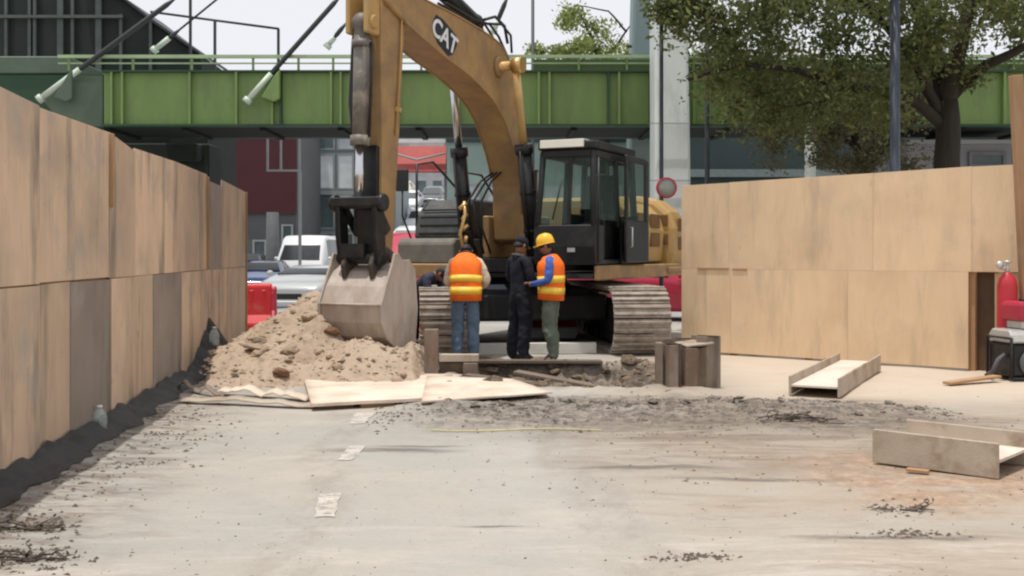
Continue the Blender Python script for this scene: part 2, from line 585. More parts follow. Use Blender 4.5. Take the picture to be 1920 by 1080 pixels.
def ground_mat():
    m = bpy.data.materials.new('dusty concrete ground')
    m.use_nodes = True
    t = m.node_tree
    N, L = t.nodes, t.links
    p = N['Principled BSDF']
    tc = N.new('ShaderNodeTexCoord')
    xyz = N.new('ShaderNodeSeparateXYZ')
    L.new(tc.outputs['Object'], xyz.inputs[0])

    def nz(scale, st=(1, 1, 1), det=6, rough=.6, dist=0, loc=(0, 0, 0)):
        mp = N.new('ShaderNodeMapping'); mp.inputs['Scale'].default_value = st; mp.inputs['Location'].default_value = loc
        L.new(tc.outputs['Object'], mp.inputs[0])
        n = N.new('ShaderNodeTexNoise'); n.inputs['Scale'].default_value = scale; n.inputs['Detail'].default_value = det
        n.inputs['Roughness'].default_value = rough; n.inputs['Distortion'].default_value = dist
        L.new(mp.outputs[0], n.inputs['Vector'])
        return n.outputs[0]

    def rng(src, a, b, lo=0, hi=1, sm_=True):
        r = N.new('ShaderNodeMapRange')
        if sm_:
            r.interpolation_type = 'SMOOTHSTEP'
        r.inputs[1].default_value, r.inputs[2].default_value, r.inputs[3].default_value, r.inputs[4].default_value = a, b, lo, hi
        L.new(src, r.inputs[0])
        return r.outputs[0]

    def op(o, a, b):
        q = N.new('ShaderNodeMath'); q.operation = o
        for i, v in enumerate((a, b)):
            if isinstance(v, (int, float)):
                q.inputs[i].default_value = v
            else:
                L.new(v, q.inputs[i])
        return q.outputs[0]

    def mix(f, a, b):
        q = N.new('ShaderNodeMix'); q.data_type = 'RGBA'
        if isinstance(f, (int, float)):
            q.inputs[0].default_value = f
        else:
            L.new(f, q.inputs[0])
        for i, v in ((6, a), (7, b)):
            if isinstance(v, tuple):
                q.inputs[i].default_value = (*v, 1)
            else:
                L.new(v, q.inputs[i])
        return q.outputs[2]
    X, Y = xyz.outputs[0], xyz.outputs[1]
    c = mix(rng(nz(.45, (1, 1, 1), 6), .35, .65), (.385, .36, .315), (.345, .34, .31))
    c = mix(rng(nz(1.0, (.7, 1.3, 1), 10, .7, .6), .45, .75, 0, .5), c, (.50, .45, .39))                # dry pale dust
    c = mix(rng(nz(2.6, (1, 1, 1), 12, .82, .3, (1, 6, 0)), .50, .72, 0, .45), c, (.30, .27, .235))     # film of dirt
    c = mix(rng(nz(9, (1, 1, 1), 12, .85), .50, .70, 0, .45), c, (.29, .255, .215))
    # browner, dirtier towards the right
    rx = op('ADD', op('SUBTRACT', X, op('MULTIPLY', Y, .05)), op('MULTIPLY', op('SUBTRACT', nz(.9, (1, 1, 1), 6), .5), 1.6))
    rt_ = rng(rx, -.3, 1.3, .0, 1)
    c = mix(op('MULTIPLY', rt_, rng(nz(.8, (.8, 1.2, 1), 8, .7, .4, (7, 2, 0)), .36, .60, .25, .85)), c, (.36, .30, .235))
    c = mix(op('MULTIPLY', rt_, rng(nz(1.2, (.55, 1.7, 1), 12, .8, .7, (3, 11, 0)), .48, .66, 0, .8)), c, (.27, .215, .165))
    c = mix(op('MULTIPLY', rt_, rng(nz(3.1, (.5, 1.8, 1), 12, .85, .4, (13, 1, 0)), .56, .68, 0, .7)), c, (.15, .12, .095))
    c = mix(op('MULTIPLY', rng(Y, 6.6, 5.2), rng(nz(1.7, (.5, 1.9, 1), 9, .75, .3, (2, 7, 0)), .48, .70, 0, .6)), c, (.56, .505, .45))
    # faint wheel tracks leading to the machine
    for (tx, tw) in ((-1.0, .28), (.75, .30)):
        q_ = op('ADD', op('ADD', X, op('MULTIPLY', Y, .10)), op('MULTIPLY', op('SUBTRACT', nz(.5, (1, 1, 1), 3), .5), .7))
        dd_ = op('ABSOLUTE', op('SUBTRACT', q_, tx + .45), 0)
        c = mix(op('MULTIPLY', rng(dd_, tw, tw * .3, 0, .55), rng(nz(3.5, (1, .5, 1), 10, .8), .40, .62)), c, (.27, .24, .205))
    z2 = op('MULTIPLY', op('MULTIPLY', rng(Y, 6.9, 7.8), rng(Y, 10.2, 9.4)), rng(rx, -.5, .8))
    c = mix(op('MULTIPLY', z2, rng(nz(1.5, (.55, 2.2, 1), 12, .8, .8, (8, 8, 0)), .40, .60, .15, .95)), c, (.225, .18, .14))
    c = mix(op('MULTIPLY', z2, rng(nz(4, (.45, 2.0, 1), 12, .85, .4, (2, 9, 0)), .52, .66, 0, .8)), c, (.11, .088, .07))
    spk = rng(nz(42, (1, 1, 1), 4, .75), .62, .72, 0, .6)
    c = mix(spk, c, (.13, .11, .09))
    spk2 = rng(nz(90, (1, 1, 1), 3, .7, 0, (4, 4, 4)), .60, .75, 0, .5)
    c = mix(spk2, c, (.58, .54, .48))
    # two damp scrapes on the slab
    for (sx, sy, wx, wy) in ((-.93, 8.12, .75, .16), (-.75, 8.3, .5, .07), (-.12, 5.88, .26, .04), (1.75, 7.1, 1.0, .09), (.95, 7.45, .8, .09), (2.0, 5.6, .8, .06)):
        dx_ = op('DIVIDE', op('SUBTRACT', X, sx), wx)
        dy_ = op('DIVIDE', op('ADD', op('SUBTRACT', Y, sy), op('MULTIPLY', op('SUBTRACT', nz(2.5, (1, 1, 1), 4), .5), .22)), wy)
        dd_ = op('SQRT', op('ADD', op('MULTIPLY', dx_, dx_), op('MULTIPLY', dy_, dy_)), 0)
        c = mix(op('MULTIPLY', rng(dd_, 1.0, .2, 0, .9), rng(nz(5, (.5, 2, 1), 10, .8), .32, .5, .3, 1)), c, (.15, .135, .12))
    spk = rng(nz(38, (1, 1, 1), 3, .7), .66, .74, 0, .6)
    c = mix(spk, c, (.16, .13, .11))
    # asphalt rubble band in front of the plate
    wob = op('MULTIPLY', op('SUBTRACT', nz(1.6, (1, 1, 1), 6), .5), 1.3)
    yy = op('ADD', Y, wob)
    band = op('MULTIPLY', op('MULTIPLY', rng(yy, 8.2, 9.9), rng(yy, 11.4, 10.7)), op('MULTIPLY', rng(X, -1.6, -.2), rng(X, 4.4, 3.4)))
    band = op('MULTIPLY', band, rng(nz(4, (1, 1, 1), 8, .75), .3, .6, .25, 1))
    c = mix(op('MULTIPLY', band, .9), c, mix(rng(nz(7, (1, 1, 1), 8, .8), .4, .62), (.065, .054, .045), (.22, .18, .145)))
    # sandy earth on the right, under the beam
    ex = op('ADD', X, op('MULTIPLY', op('SUBTRACT', nz(1.3, (1, 1, 1), 6), .5), 1.6))
    ey = op('ADD', Y, op('MULTIPLY', op('SUBTRACT', nz(1.1, (1, 1, 1), 6, .6, 0, (9, 0, 0)), .5), 2.2))
    earth = op('MULTIPLY', op('MULTIPLY', rng(ex, 1.7, 2.4), rng(ey, 5.9, 6.6)), rng(ey, 8.2, 7.4))
    c = mix(op('MULTIPLY', earth, rng(nz(3.2, (.7, 1.4, 1), 12, .82), .34, .58, .1, .9)), c, mix(rng(nz(8, (1, 1, 1), 8, .8), .4, .65), (.27, .175, .11), (.46, .33, .235)))
    # brown dirt swept along the left fence
    lx = op('ADD', op('ADD', X, op('MULTIPLY', Y, .106)), op('MULTIPLY', op('SUBTRACT', nz(2.2, (1, 2, 1), 7), .5), 1.2))
    c = mix(op('MULTIPLY', rng(lx, -1.1, -2.3), rng(nz(3, (.7, 2, 1), 10, .78), .40, .60, .05, .95)), c, (.155, .125, .10))
    # soil in the trench
    inside = op('MULTIPLY', op('MULTIPLY', rng(X, TR[0] - .3, TR[0] + .05), rng(X, TR[1] + .3, TR[1] - .05)), op('MULTIPLY', rng(Y, TR[2] - .25, TR[2] + .1), rng(Y, TR[3] + .2, TR[3] - .02)))
    c = mix(op('MULTIPLY', inside, .85), c, mix(rng(nz(6, (1, 1, 1), 8, .8), .42, .62), (.045, .034, .026), (.24, .19, .145)))
    # warm pale dust by the right fence
    rd = op('MULTIPLY', rng(X, 1.9, 3.2), rng(Y, 10.2, 11.6))
    c = mix(op('MULTIPLY', rd, .6), c, (.60, .50, .39))
    far = rng(Y, 17.5, 24)
    c = mix(far, c, mix(rng(nz(.7), .35, .65), (.30, .30, .29), (.40, .39, .37)))
    L.new(c, p.inputs['Base Color'])
    p.inputs['Roughness'].default_value = .92
    p.inputs['Specular IOR Level'].default_value = .18
    b = N.new('ShaderNodeBump'); b.inputs['Strength'].default_value = .5; b.inputs['Distance'].default_value = .02
    L.new(op('ADD', nz(14, (1, 1, 1), 8, .7), op('MULTIPLY', nz(3, (.6, 1.6, 1), 5), 1.2)), b.inputs['Height'])
    L.new(b.outputs[0], p.inputs['Normal'])
    return m


gm.materials.append(ground_mat())
go = bpy.data.objects.new('ground', gm)
COL.objects.link(go)
tag(go, 'pale dusty concrete roadway with streaks of brown dirt', kind='structure')


def decal(name, pts, m, n=6, kind='structure', lift=.004):
    """a thin sheet lying on the uneven ground between four corners"""
    a, b, c, d = [Vector(p) for p in pts]
    mb = MB()
    V = [[None] * (n + 1) for _ in range(n + 1)]
    for i in range(n + 1):
        for j in range(n + 1):
            s, t = i / n, j / n
            p = (a * (1 - s) + b * s) * (1 - t) + (d * (1 - s) + c * s) * t
            p += Vector((.03 * fbm(p.x * 9, p.y * 9, 2), .05 * fbm(p.x * 9, p.y * 9, 7), 0)) if i in (0, n) or j in (0, n) else Vector()
            V[i][j] = mb.v((p.x, p.y, gz(p.x, p.y) + lift + .002))
    for i in range(n):
        for j in range(n):
            mb._face([V[i][j], V[i + 1][j], V[i + 1][j + 1], V[i][j + 1]], True)
    o = mb.build(name, m)
    return tag(o, kind=kind)


paint_m = mat('worn road paint', (.60, .56, .505), .85, .15, 5, dirt=(.50, .46, .40), dirt_amt=.5, dscale=6, bump=.2)
pn = paint_m.node_tree
tn = pn.nodes.new('ShaderNodeTexNoise'); tn.inputs['Scale'].default_value = 11; tn.inputs['Detail'].default_value = 9; tn.inputs['Roughness'].default_value = .8
tcn = pn.nodes.new('ShaderNodeTexCoord'); pn.links.new(tcn.outputs['Object'], tn.inputs['Vector'])
rn_ = pn.nodes.new('ShaderNodeMapRange'); rn_.inputs[1].default_value, rn_.inputs[2].default_value = .36, .52
rn_.inputs[3].default_value, rn_.inputs[4].default_value = .05, .85
pn.links.new(tn.outputs[0], rn_.inputs[0]); pn.links.new(rn_.outputs[0], pn.nodes['Principled BSDF'].inputs['Alpha'])
for (x0, y0, x1, y1, sl_) in ((588, 968, 632, 926, 12), (633, 866, 668, 838, 20), (655, 794, 690, 776, 12)):
    decal('road_marking', [G(x0, y0), G(x1 - 6, y0), G(x1 + sl_, y1), G(x0 + sl_, y1)], paint_m)

# ------------------------------------------------------------------ fences
LF_X = lambda Y: -2.53 - .106 * Y                       # left fence line
lf_dir = Vector((-.106, 1, 0)).normalized()
lf_nrm = Vector((1, .106, 0)).normalized()
lf_ang = math.atan2(lf_dir.y, lf_dir.x)


def sheet(parent, A, B, z0, z1, m, g=.004, thick=.016, proud=0.0, tilt=0.0, topdrop=0.0, label=None):
    """one plywood sheet between ground points A and B, local x along the sheet, its face looking to local -y"""
    A, B = Vector(A), Vector(B)
    d = B - A
    L_ = d.length
    mb = MB()
    n = 6
    for s, e in ((0, 1),):
        prof = [(g, z0), (L_ - g, z0), (L_ - g, z1 - topdrop), (g, z1)]
        mb.prism(prof, -proud - thick, -proud, 'y')
    o = mb.build('plywood_sheet', m, parent, A, (tilt, 0, math.atan2(d.y, d.x)), bevel=.002)
    if label:
        o['label'] = label
    return o


def fpt(Y):
    return Vector((LF_X(Y), Y, 0))


lfence = thing('plywood_fence', 'weathered plywood hoarding with dark stained sheets along the left of the road', 'fence', (0, 0, 0))
LFU = [(2.2, 4.64), (4.64, 7.45), (7.45, 9.25), (9.25, 10.15), (10.15, 11.9), (11.9, 13.95), (13.95, 15.1), (15.1, 17.45)]
LFT = [(2.62, 2.60), (2.60, 2.53), (2.52, 2.55), (2.55, 2.47), (2.50, 2.53), (2.53, 2.53), (2.46, 2.45), (2.54, 2.50)]
LFM = [ply_dull, ply_dull, ply_dull, ply_dull, ply_dull, ply_dull, ply_grey, ply_dull]
for i, ((a, b), (ta, tb)) in enumerate(zip(LFU, LFT)):
    # built from far to near so the sheet's local -y is the road side
    sheet(lfence, fpt(a), fpt(b), 1.285 + rnd.uniform(-.01, .01), ta, LFM[i], proud=.0 + .006 * (i % 2), topdrop=ta - tb)
LFL = [(2.2, 4.6), (4.6, 6.2), (6.2, 7.43), (7.43, 8.15), (8.15, 9.28), (9.28, 9.75), (9.75, 10.9), (10.9, 12.3), (12.3, 14.15), (14.15, 15.6), (15.6, 17.45)]
LLM = [ply_dull, ply_dull, ply_dull, ply_dull, ply_grey, ply_dull, ply_dull, ply_grey, ply_dull, ply_dull, ply_dull]
for i, (a, b) in enumerate(LFL):
    sheet(lfence, fpt(a), fpt(b), .085 + rnd.uniform(-.01, .02), 1.278, LLM[i], proud=.0 + .007 * (i % 3), topdrop=rnd.uniform(-.006, .006))
post_ms = MB().bb(-.045, .045, -.045, .045, 0, 2.46).mesh('fence_post', timber, .004)
for Y in (3.4, 4.62, 6.2, 7.44, 9.26, 10.9, 12.3, 13.95, 15.6, 17.38):
    p = fpt(Y) - lf_nrm * .07
    new_obj('fence_post', post_ms, lfence, p, (0, 0, lf_ang))
for Y, z0, z1 in ((9.27, 1.9, 2.54), (13.93, 1.3, 2.50), (17.44, .1, 2.5)):
    mb = MB().bb(-.022, .022, -.015, .015, z0, z1)
    mb.build('cover_batten', timber, lfence, fpt(Y) + lf_nrm * .036, (0, 0, lf_ang), bevel=.003)
mb = MB()
for z in (.35, 1.28, 2.3):
    mb.box((0, 0, z), (15.0, .045, .09))
mb.build('rail', timber, lfence, fpt(9.9) - lf_nrm * .035, (0, 0, lf_ang))

# right fence: runs from far left (2.59,16.2) to near right (5.78,13.6), then on toward the camera's right
RA, RB = Vector((2.59, 16.25, 0)), Vector((5.80, 13.62, 0))
rd = (RB - RA).normalized()
rn = Vector((-rd.y, rd.x, 0)) * -1
RFL = (RB - RA).length
rfence = thing('plywood_fence', 'clean pale plywood hoarding behind the steel beam on the right', 'fence', (0, 0, 0))


def rpt(s, out=0.0):
    return RA + rd * s + rn * out


for (a, b, ta, tb) in ((0, .80, 2.53, 2.54), (.80, 2.95, 2.545, 2.58), (2.95, 4.22, 2.58, 2.605), (4.22, 6.2, 2.60, 2.60), (6.2, 8.64, 2.60, 2.60), (8.64, 11.08, 2.60, 2.58)):
    sheet(rfence, rpt(a), rpt(b), 1.2645, ta, ply_pale, g=.001, topdrop=ta - tb)
for (a, b) in ((0, .42), (.42, .83), (.83, 2.6), (2.6, 4.18)):
    sheet(rfence, rpt(a), rpt(b), .03, 1.263, ply_pale, g=.001)
for (a, b) in ((5.6, 8.04), (8.04, 11.08)):
    sheet(rfence, rpt(a), rpt(b), .03, 1.263, ply_pale, g=.001)
sheet(rfence, rpt(4.46, -.12), rpt(5.7, -.16), .03, 1.25, ply_pale, label='recessed plywood sheet behind the gap')
for s in (.05, .83, 2.0, 2.95, 4.2, 5.4, 7.2, 9.0, 11.0):
    new_obj('fence_post', post_ms, rfence, rpt(s, -.085 if s != 4.2 else -.1), (0, 0, math.atan2(rd.y, rd.x)), (1, 1, 1.02))
mb = MB().bb(0, .30, .0, .012, .0, 1.262)
mb.build('backing_board', mat('dark timber', (.10, .06, .035), .8, .25, 4), rfence, rpt(4.2, -.14), (0, 0, math.atan2(rd.y, rd.x)))
for (a, b, z) in ((.28, .80, 1.272), (.86, 1.10, 1.265)):
    mb = MB().bb(0, b - a, -.03, -.018, -.012, .012)
    mb.build('batten', timber, rfence, rpt(a) + Vector((0, 0, z)), (0, 0, math.atan2(rd.y, rd.x)))
# tall leaning post near the right edge
tp = P(1914, 600, 12.95)
mb = MB().bb(-.07, .07, -.045, .045, 0, 3.66)
tag(mb.build('timber_post', timber, None, (tp.x + .12, 12.95, 0), (0, R(-3.1), R(8)), bevel=.006),
    'tall rough brown timber post standing at the right edge of the hoarding', 'post')

# black plastic along the foot of the left fence, bunched up at its far end
mb = MB()
rows = []
Yv = 3.4
while Yv < 15.4:
    big = .5 * math.exp(-((Yv - 14.0) / .75) ** 2)
    nn = fbm(Yv * 3.1, 3, 1, 4)
    h = max(.10, .115 + .03 * nn) + big * (.85 + .2 * nn)
    wd = .21 + .10 * fbm(Yv * 1.9, 8, 2, 4) + big * .35
    base = fpt(Yv) + lf_nrm * .04
    row = []
    for k in range(7):
        t = k / 6
        zz = h * (1 - t) ** (1.4 if big < .1 else .8) + .012 * fbm(Yv * 5, t * 5, 3, 3)
        q = base + lf_nrm * (wd * t + .015 * fbm(Yv * 5, t * 4, 7))
        row.append((q.x, q.y, max(zz, 0) + max(gz(q.x, q.y), -.01) + .006))
    rows.append(row)
    Yv += .06
mb.loft(rows, True, False, False)
tag(mb.build('plastic_sheeting', tarp_m), 'crumpled black plastic sheeting lying along the foot of the left hoarding', 'plastic sheeting')

# ------------------------------------------------------------------ footbridge
BY0, BY1 = 30.0, 33.0


def bx(x, Y=BY0):
    return (x - CX) / F * Y


bridge = thing('footbridge', 'long green steel girder footbridge held by stay cables, crossing above the excavator', 'bridge', (0, 30, 0))
def bpart(mb, name, m, par=bridge, **k):
    return mb.build(name, m, par, **k)


bl = Matrix.Translation((0, -30, 0))
XL, XR = bx(195), bx(2400)
mb = MB(); mb.T = bl
mb.bb(XL, XR, BY0, BY0 + .03, 5.12, 6.58)
g1 = bpart(mb, 'girder', bridge_g)
mb = MB(); mb.T = bl
mb.bb(XL - .02, XR, BY0 - .16, BY0 + .2, 6.58, 6.63).bb(XL - .02, XR, BY0 - .16, BY0 + .2, 5.06, 5.12)
bpart(mb, 'flange', bridge_d, g1)
stx = [212, 232, 358, 445, 512, 528, 622, 640, 690, 745, 860, 925, 1010, 1030, 1140, 1160, 1218, 1300, 1352, 1440, 1530, 1640, 1760, 1880, 2000, 2120, 2240]
for x in stx:
    mb = MB(); mb.T = bl
    mb.bb(bx(x) - .03, bx(x) + .03, BY0 - .15, BY0 - .001, 5.12, 6.58)
    bpart(mb, 'stiffener', bridge_g if x % 3 else bridge_d, g1)
mb = MB(); mb.T = bl
mb.bb(XL, XR, BY1, BY1 + .03, 5.12, 6.58).bb(XL, XR, BY1 - .2, BY1 + .16, 5.06, 5.118)
bpart(mb, 'far_girder', bridge_d)
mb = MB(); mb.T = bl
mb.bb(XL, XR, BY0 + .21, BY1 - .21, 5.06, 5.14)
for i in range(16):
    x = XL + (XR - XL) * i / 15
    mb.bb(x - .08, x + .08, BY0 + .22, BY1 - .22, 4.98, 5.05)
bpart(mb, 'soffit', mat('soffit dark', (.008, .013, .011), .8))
mb = MB(); mb.T = bl
mb.bb(XL, XR, BY0 + .21, BY1 - .21, 6.45, 6.56)
bpart(mb, 'deck', palewall)
for (Y, nm) in ((BY0 - .02, 'top_rail'), (BY1 + .02, 'top_rail')):
    mb = MB(); mb.T = bl
    mb.bb(bx(110), XR, Y - .05, Y + .05, 6.985, 7.075).bb(bx(110), XR, Y - .02, Y + .02, 6.82, 6.86)
    bpart(mb, nm, bridge_l)
rp = MB().bb(-.03, .03, -.03, .03, 0, .36).mesh('rail_post', bridge_g)
for x in (130, 250, 360, 475, 560, 625, 690, 790, 880, 985, 1085, 1175, 1300, 1400, 1500, 1600, 1700, 1800, 1900):
    new_obj('rail_post', rp, bridge, (bx(x), -.02, 6.625))
mb = MB(); mb.T = bl
mb.bb(bx(1000), XR, BY0 + .06, BY0 + .075, 6.64, 6.97)
bpart(mb, 'kick_panel', mat('bridge olive', (.10, .16, .06), .6, .15, 1.5))
# the end at the left: grey green tapering end piece with gusset and landing box
mb = MB(); mb.T = bl
mb.prism([(bx(72), 5.95), (bx(90), 5.62), (bx(120), 5.12), (XL - .03, 5.06), (XL - .03, 6.5), (bx(150), 6.5)], BY0, BY0 + .3, 'y')
bpart(mb, 'end_piece', bridge_gg, bevel=.02)
mb = MB(); mb.T = bl
mb.bb(bx(-200), bx(118), BY0 + .4, BY1, 6.63, 7.12)
bpart(mb, 'landing_box', bridge_gg, bevel=.03)
mb = MB(); mb.T = bl
mb.bb(bx(-200), bx(190), BY0 + .45, BY1, 5.3, 6.6)
bpart(mb, 'landing_beam', bridge_d)
for (x, y) in ((140, 175), (525, 175)):
    mb = MB(); mb.T = bl
    q = P(x, y, BY0)
    mb.prism([(q.x - .45, q.z - .15), (q.x - .1, q.z - .28), (q.x + .06, q.z - .2), (q.x + .06, q.z + .6), (q.x - .05, q.z + .5)], BY0 - .34, BY0 - .18, 'y')
    bpart(mb, 'cable_gusset', bridge_gg if x < 200 else bridge_g, bevel=.02)

# pylon: a near and a far leg that meet far above
pyl = thing('bridge_pylon', 'pale twin legged pylon rising past the footbridge beside the cab', 'pylon', (4.15, 28.8, 0))
HEAD = Vector((4.25, 31.6, 19.6))
def leg(x0, x1, Y, m, nm, bow):
    mb = MB()
    xa, xb = (x0 - CX) / F * Y, (x1 - CX) / F * Y
    rings = []
    for i in range(9):
        t = i / 8
        z = 19.6 * t
        yy = Y + (HEAD.y - Y) * t ** 2.2
        ww = (xb - xa) * (1 - .25 * t) / 2
        xc = (xa + xb) / 2 * (1 - t) + HEAD.x * t
        dd = .55
        c = .07
        rings.append([Vector((xc + a * ww, yy + b * dd, z)) - Vector((4.15, 28.8, 0)) for a, b in ((-1 + c / ww, -1), (1 - c / ww, -1), (1, -1 + c / dd), (1, 1 - c / dd), (1 - c / ww, 1), (-1 + c / ww, 1), (-1, 1 - c / dd), (-1, -1 + c / dd))])
    mb.loft(rings, False)
    return mb.build(nm, m, pyl)
leg(1222, 1291, 28.6, pylon_w, 'leg', 0)
leg(1172, 1214, 34.6, pylon_b, 'leg', 0)
mb = MB()
for z in (2.45, 3.4, 4.9):
    mb.bb(-.53, .53, -.78, -.745, z, z + .03)
mb.build('weld_seam', mat('seam grey', (.36, .40, .40), .6), pyl)
mb = MB(); mb.T = Matrix.Translation((4.10 - 4.15, 34.0 - 28.8, 0))
for i in range(5):
    mb.bb(-.45, .45, -.2, -.15, 6.9 + i * .28, 6.98 + i * .28)
mb.bb(-.08, .02, -.24, -.16, 6.6, 8.6).bb(.3, .36, -.24, -.16, 6.6, 7.9)
mb.build('service_ladder', cable_m, pyl)

# stay cables
def stay(x0, y0, Y, l1, l2, label):
    a = P(x0, y0, Y)
    d = (HEAD - a).normalized()
    t = thing('stay_cable', label, 'cable', a, 0, 'stay cables of the footbridge')
    mb = MB().tube((0, 0, 0), d * l1, .085, .085, 10)
    mb.tube(d * -.12, d * .02, .13, .13, 10)
    mb.build('socket', socket_m, t)
    mb = MB().path([d * l1, d * (l1 + .1), d * (l2 - .3), d * l2], [.05, .075, .075, .03], 8)
    mb.build('sleeve', cable_m, t)
    mb = MB().tube(d * l2, HEAD - a, .032, .032, 6)
    mb.build('strand', cable_m, t)
stay(78, 183, BY0 - .3, 1.3, 4.6, 'thick stay cable running up from the far left end of the footbridge')
stay(466, 186, BY0 - .3, .95, 3.9, 'stay cable rising from the girder just left of the yellow stick')
stay(292, 92, BY1 + .1, .55, 1.0, 'thin stay cable from the far side crossing the stair railing')
stay(616, 84, BY1 + .1, .3, .9, 'short visible stay cable beside the top of the yellow stick')
stay(926, 56, BY1 + .1, .3, 1.1, 'steep stay cable behind the hoses on the boom')

# covered stair behind the left end of the bridge
st = thing('covered_stair', 'dark netted stair tower with a sloping roof behind the left end of the footbridge', 'stair tower', (-14, 36, 0))
def sp(x, y, Y=36):
    q = P(x, y, Y)
    return (q.x + 14, q.z)
mb = MB()
mb.prism([sp(-260, 500), sp(-260, -40), sp(150, -40), sp(232, 2), sp(292, 48), sp(372, 104), sp(385, 235), sp(385, 500)], .25, 4.0, 'y')
mb.build('netting_wall', netting, st)
mb = MB()
pr = [sp(150, -42), sp(232, 0), sp(292, 46), sp(374, 102)]
for a, b in zip(pr[:-1], pr[1:]):
    mb.prism([a, b, (b[0], b[1] + .1), (a[0], a[1] + .1)], .0, 4.1, 'y')
mb.build('roof_edge', pole_m, st)
for x in (8, 52, 62, 110, 133, 182, 224, 280):
    mb = MB()
    q = sp(x, 100)
    wd = .05 if x not in (110, 182) else .1
    mb.bb(q[0] - wd, q[0] + wd, .1, .22, 6.6, min(11.5, 11.2 if x < 200 else 9.6))
    mb.build('post', mat('stair post grey', (.085, .105, .095), .6), st)
mb = MB()
mb.bb(sp(-200, 0)[0], sp(230, 0)[0], .0, .1, 9.45, 9.55).bb(sp(-200, 0)[0], sp(300, 0)[0], .0, .1, 7.25, 7.33)
mb.build('rail', mat('stair post grey', (.085, .105, .095), .6), st)
sr = thing('stair_railing', 'thin grey stair railing against the sky left of the excavator stick', 'railing', (-10, 35, 0))
mb = MB()
a, b, c = P(282, 22, 35), P(402, 38, 35), P(523, 54, 35)
o_ = Vector((-10, 35, 0))
mb.path([a - o_, b - o_, c - o_], .04, 6)
mb.build('handrail', pole_m, sr)
for x, y in ((357, -60), (403, 38), (522, 54)):
    p = P(x, y, 35)
    MB().bb(p.x + 10 - .04, p.x + 10 + .04, -.04, .04, 6.2, p.z).build('post', pole_m, sr)
mb = MB(); mb.bb(P(300, 0, 35).x + 10, P(530, 0, 35).x + 10, -.4, .4, 6.6, 6.9)
mb.build('stair_flight', bridge_gg, sr)
ab = MB().bb(bx(60, 34), bx(392, 34), 34, 35.5, 0, 5.0)
ab.bb(bx(60, 34), bx(380, 34), 33.4, 33.98, 4.4, 4.95)
tag(ab.build('bridge_abutment', netting, bevel=.04), 'dark support wall under the left end of the footbridge', 'abutment')

# ------------------------------------------------------------------ far buildings
def facade(name, label, x0, x1, Y, z1, depth, m, wins, wm, fm, bands=()):
    t = thing(name, label, 'building', ((x0 + x1) / 2, Y, 0))
    cx = (x0 + x1) / 2
    MB().bb(x0 - cx, x1 - cx, 0, depth, -.2, z1).build('wall', m, t)
    for (za, zb, mm) in bands:
        MB().bb(x0 - cx - .03, x1 - cx + .03, -.14, -.003, za, zb).build('band', mm, t)
    for (a, b, za, zb) in wins:
        fr = MB()
        fr.bb(a - cx, b - cx, -.08, .02, za, za + .1).bb(a - cx, b - cx, -.08, .02, zb - .1, zb)
        fr.bb(a - cx, a - cx + .1, -.08, .02, za + .1, zb - .1).bb(b - cx - .1, b - cx, -.08, .02, za + .1, zb - .1)
        if b - a > 1.4:
            fr.bb((a + b) / 2 - cx - .04, (a + b) / 2 - cx + .04, -.07, .02, za + .1, zb - .1)
        f = fr.build('window', fm, t)
        MB().bb(a - cx + .1, b - cx - .1, -.03, -.004, za + .1, zb - .1).build('pane', wm() if callable(wm) else wm, f)
    return t


w55 = lambda x, Y=55: (x - CX) / F * Y
facade('shop_building', 'maroon and grey building under the left part of the footbridge', w55(330), w55(556), 55, 9.6, 8, greywall,
       [(w55(474), w55(500), 1.0, 2.2), (w55(528), w55(550), .4, 3.0)], grey_glass, frame_g, [(3.55, 9.2, maroon)])
gw = []
for i in range(5):
    for j in range(4):
        a = w55(560 + i * 36, 62)
        gw.append((a, a + 1.0, .6 + j * 2.3, 2.7 + j * 2.3))
facade('glass_building', 'blue grey glazed building behind the white van', w55(555, 62), w55(742, 62), 62, 10.6, 8, mat('hazed grey wall', (.24, .285, .295), .7, .15, .6),  # street haze is put into the wall as a lighter base colour
       gw, lambda: rnd.choice([grey_glass, pale_glass, bright_glass, grey_glass]), frame_g, [(4.9, 5.15, frame_g), (9.75, 10.2, white_p)])
gw = []
for i in range(7):
    a = w55(856 + i * 54, 47)
    gw.append((a, a + 1.05, 2.3, 4.6))
facade('teal_building', 'plain teal grey building behind the excavator cab', w55(838, 47), w55(1236, 47), 47, 8.8, 6, tealwall, gw, pale_glass, frame_g, [(6.4, 7.0, darkteal)])
gw = []
for i in range(10):
    a = w55(1300 + i * 78, 42)
    gw.append((a, a + 1.35, .8, 4.1))
facade('dark_building', 'dark teal shopfront building behind the right hoarding', w55(1240, 42), w55(2300, 42), 42, 6.9, 6, darkteal, gw, lambda: rnd.choice([grey_glass, grey_glass, car_glass]), mat('dark frame', (.17, .21, .21), .6), [(4.5, 4.8, mat('dark frame', (.09, .12, .12), .6))])
# steel frame with a blank panel (left of the stick)
sf = thing('sign_frame', 'light grey steel frame hung in front of the maroon building', 'frame', (w55(528, 40), 40, 0))
mb = MB()
a, b = w55(500, 40) - w55(528, 40), w55(560, 40) - w55(528, 40)
za, zb = P(0, 318, 40).z, P(0, 255, 40).z
for (x, y, z, X, Z) in ((a, 0, za, .07, zb - za), (a + .5, 0, za, .07, zb - za), (b, 0, za, .07, zb - za)):
    mb.bb(x, x + X, -.04, .04, z, z + Z)
mb.bb(a, b + .07, -.05, .05, zb, zb + .07).bb(a, b + .07, -.05, .05, za - .07, za)
mb.bb(b, b + .1, -.06, .06, 0, za - .07)
mb.build('bars', frame_g, sf)
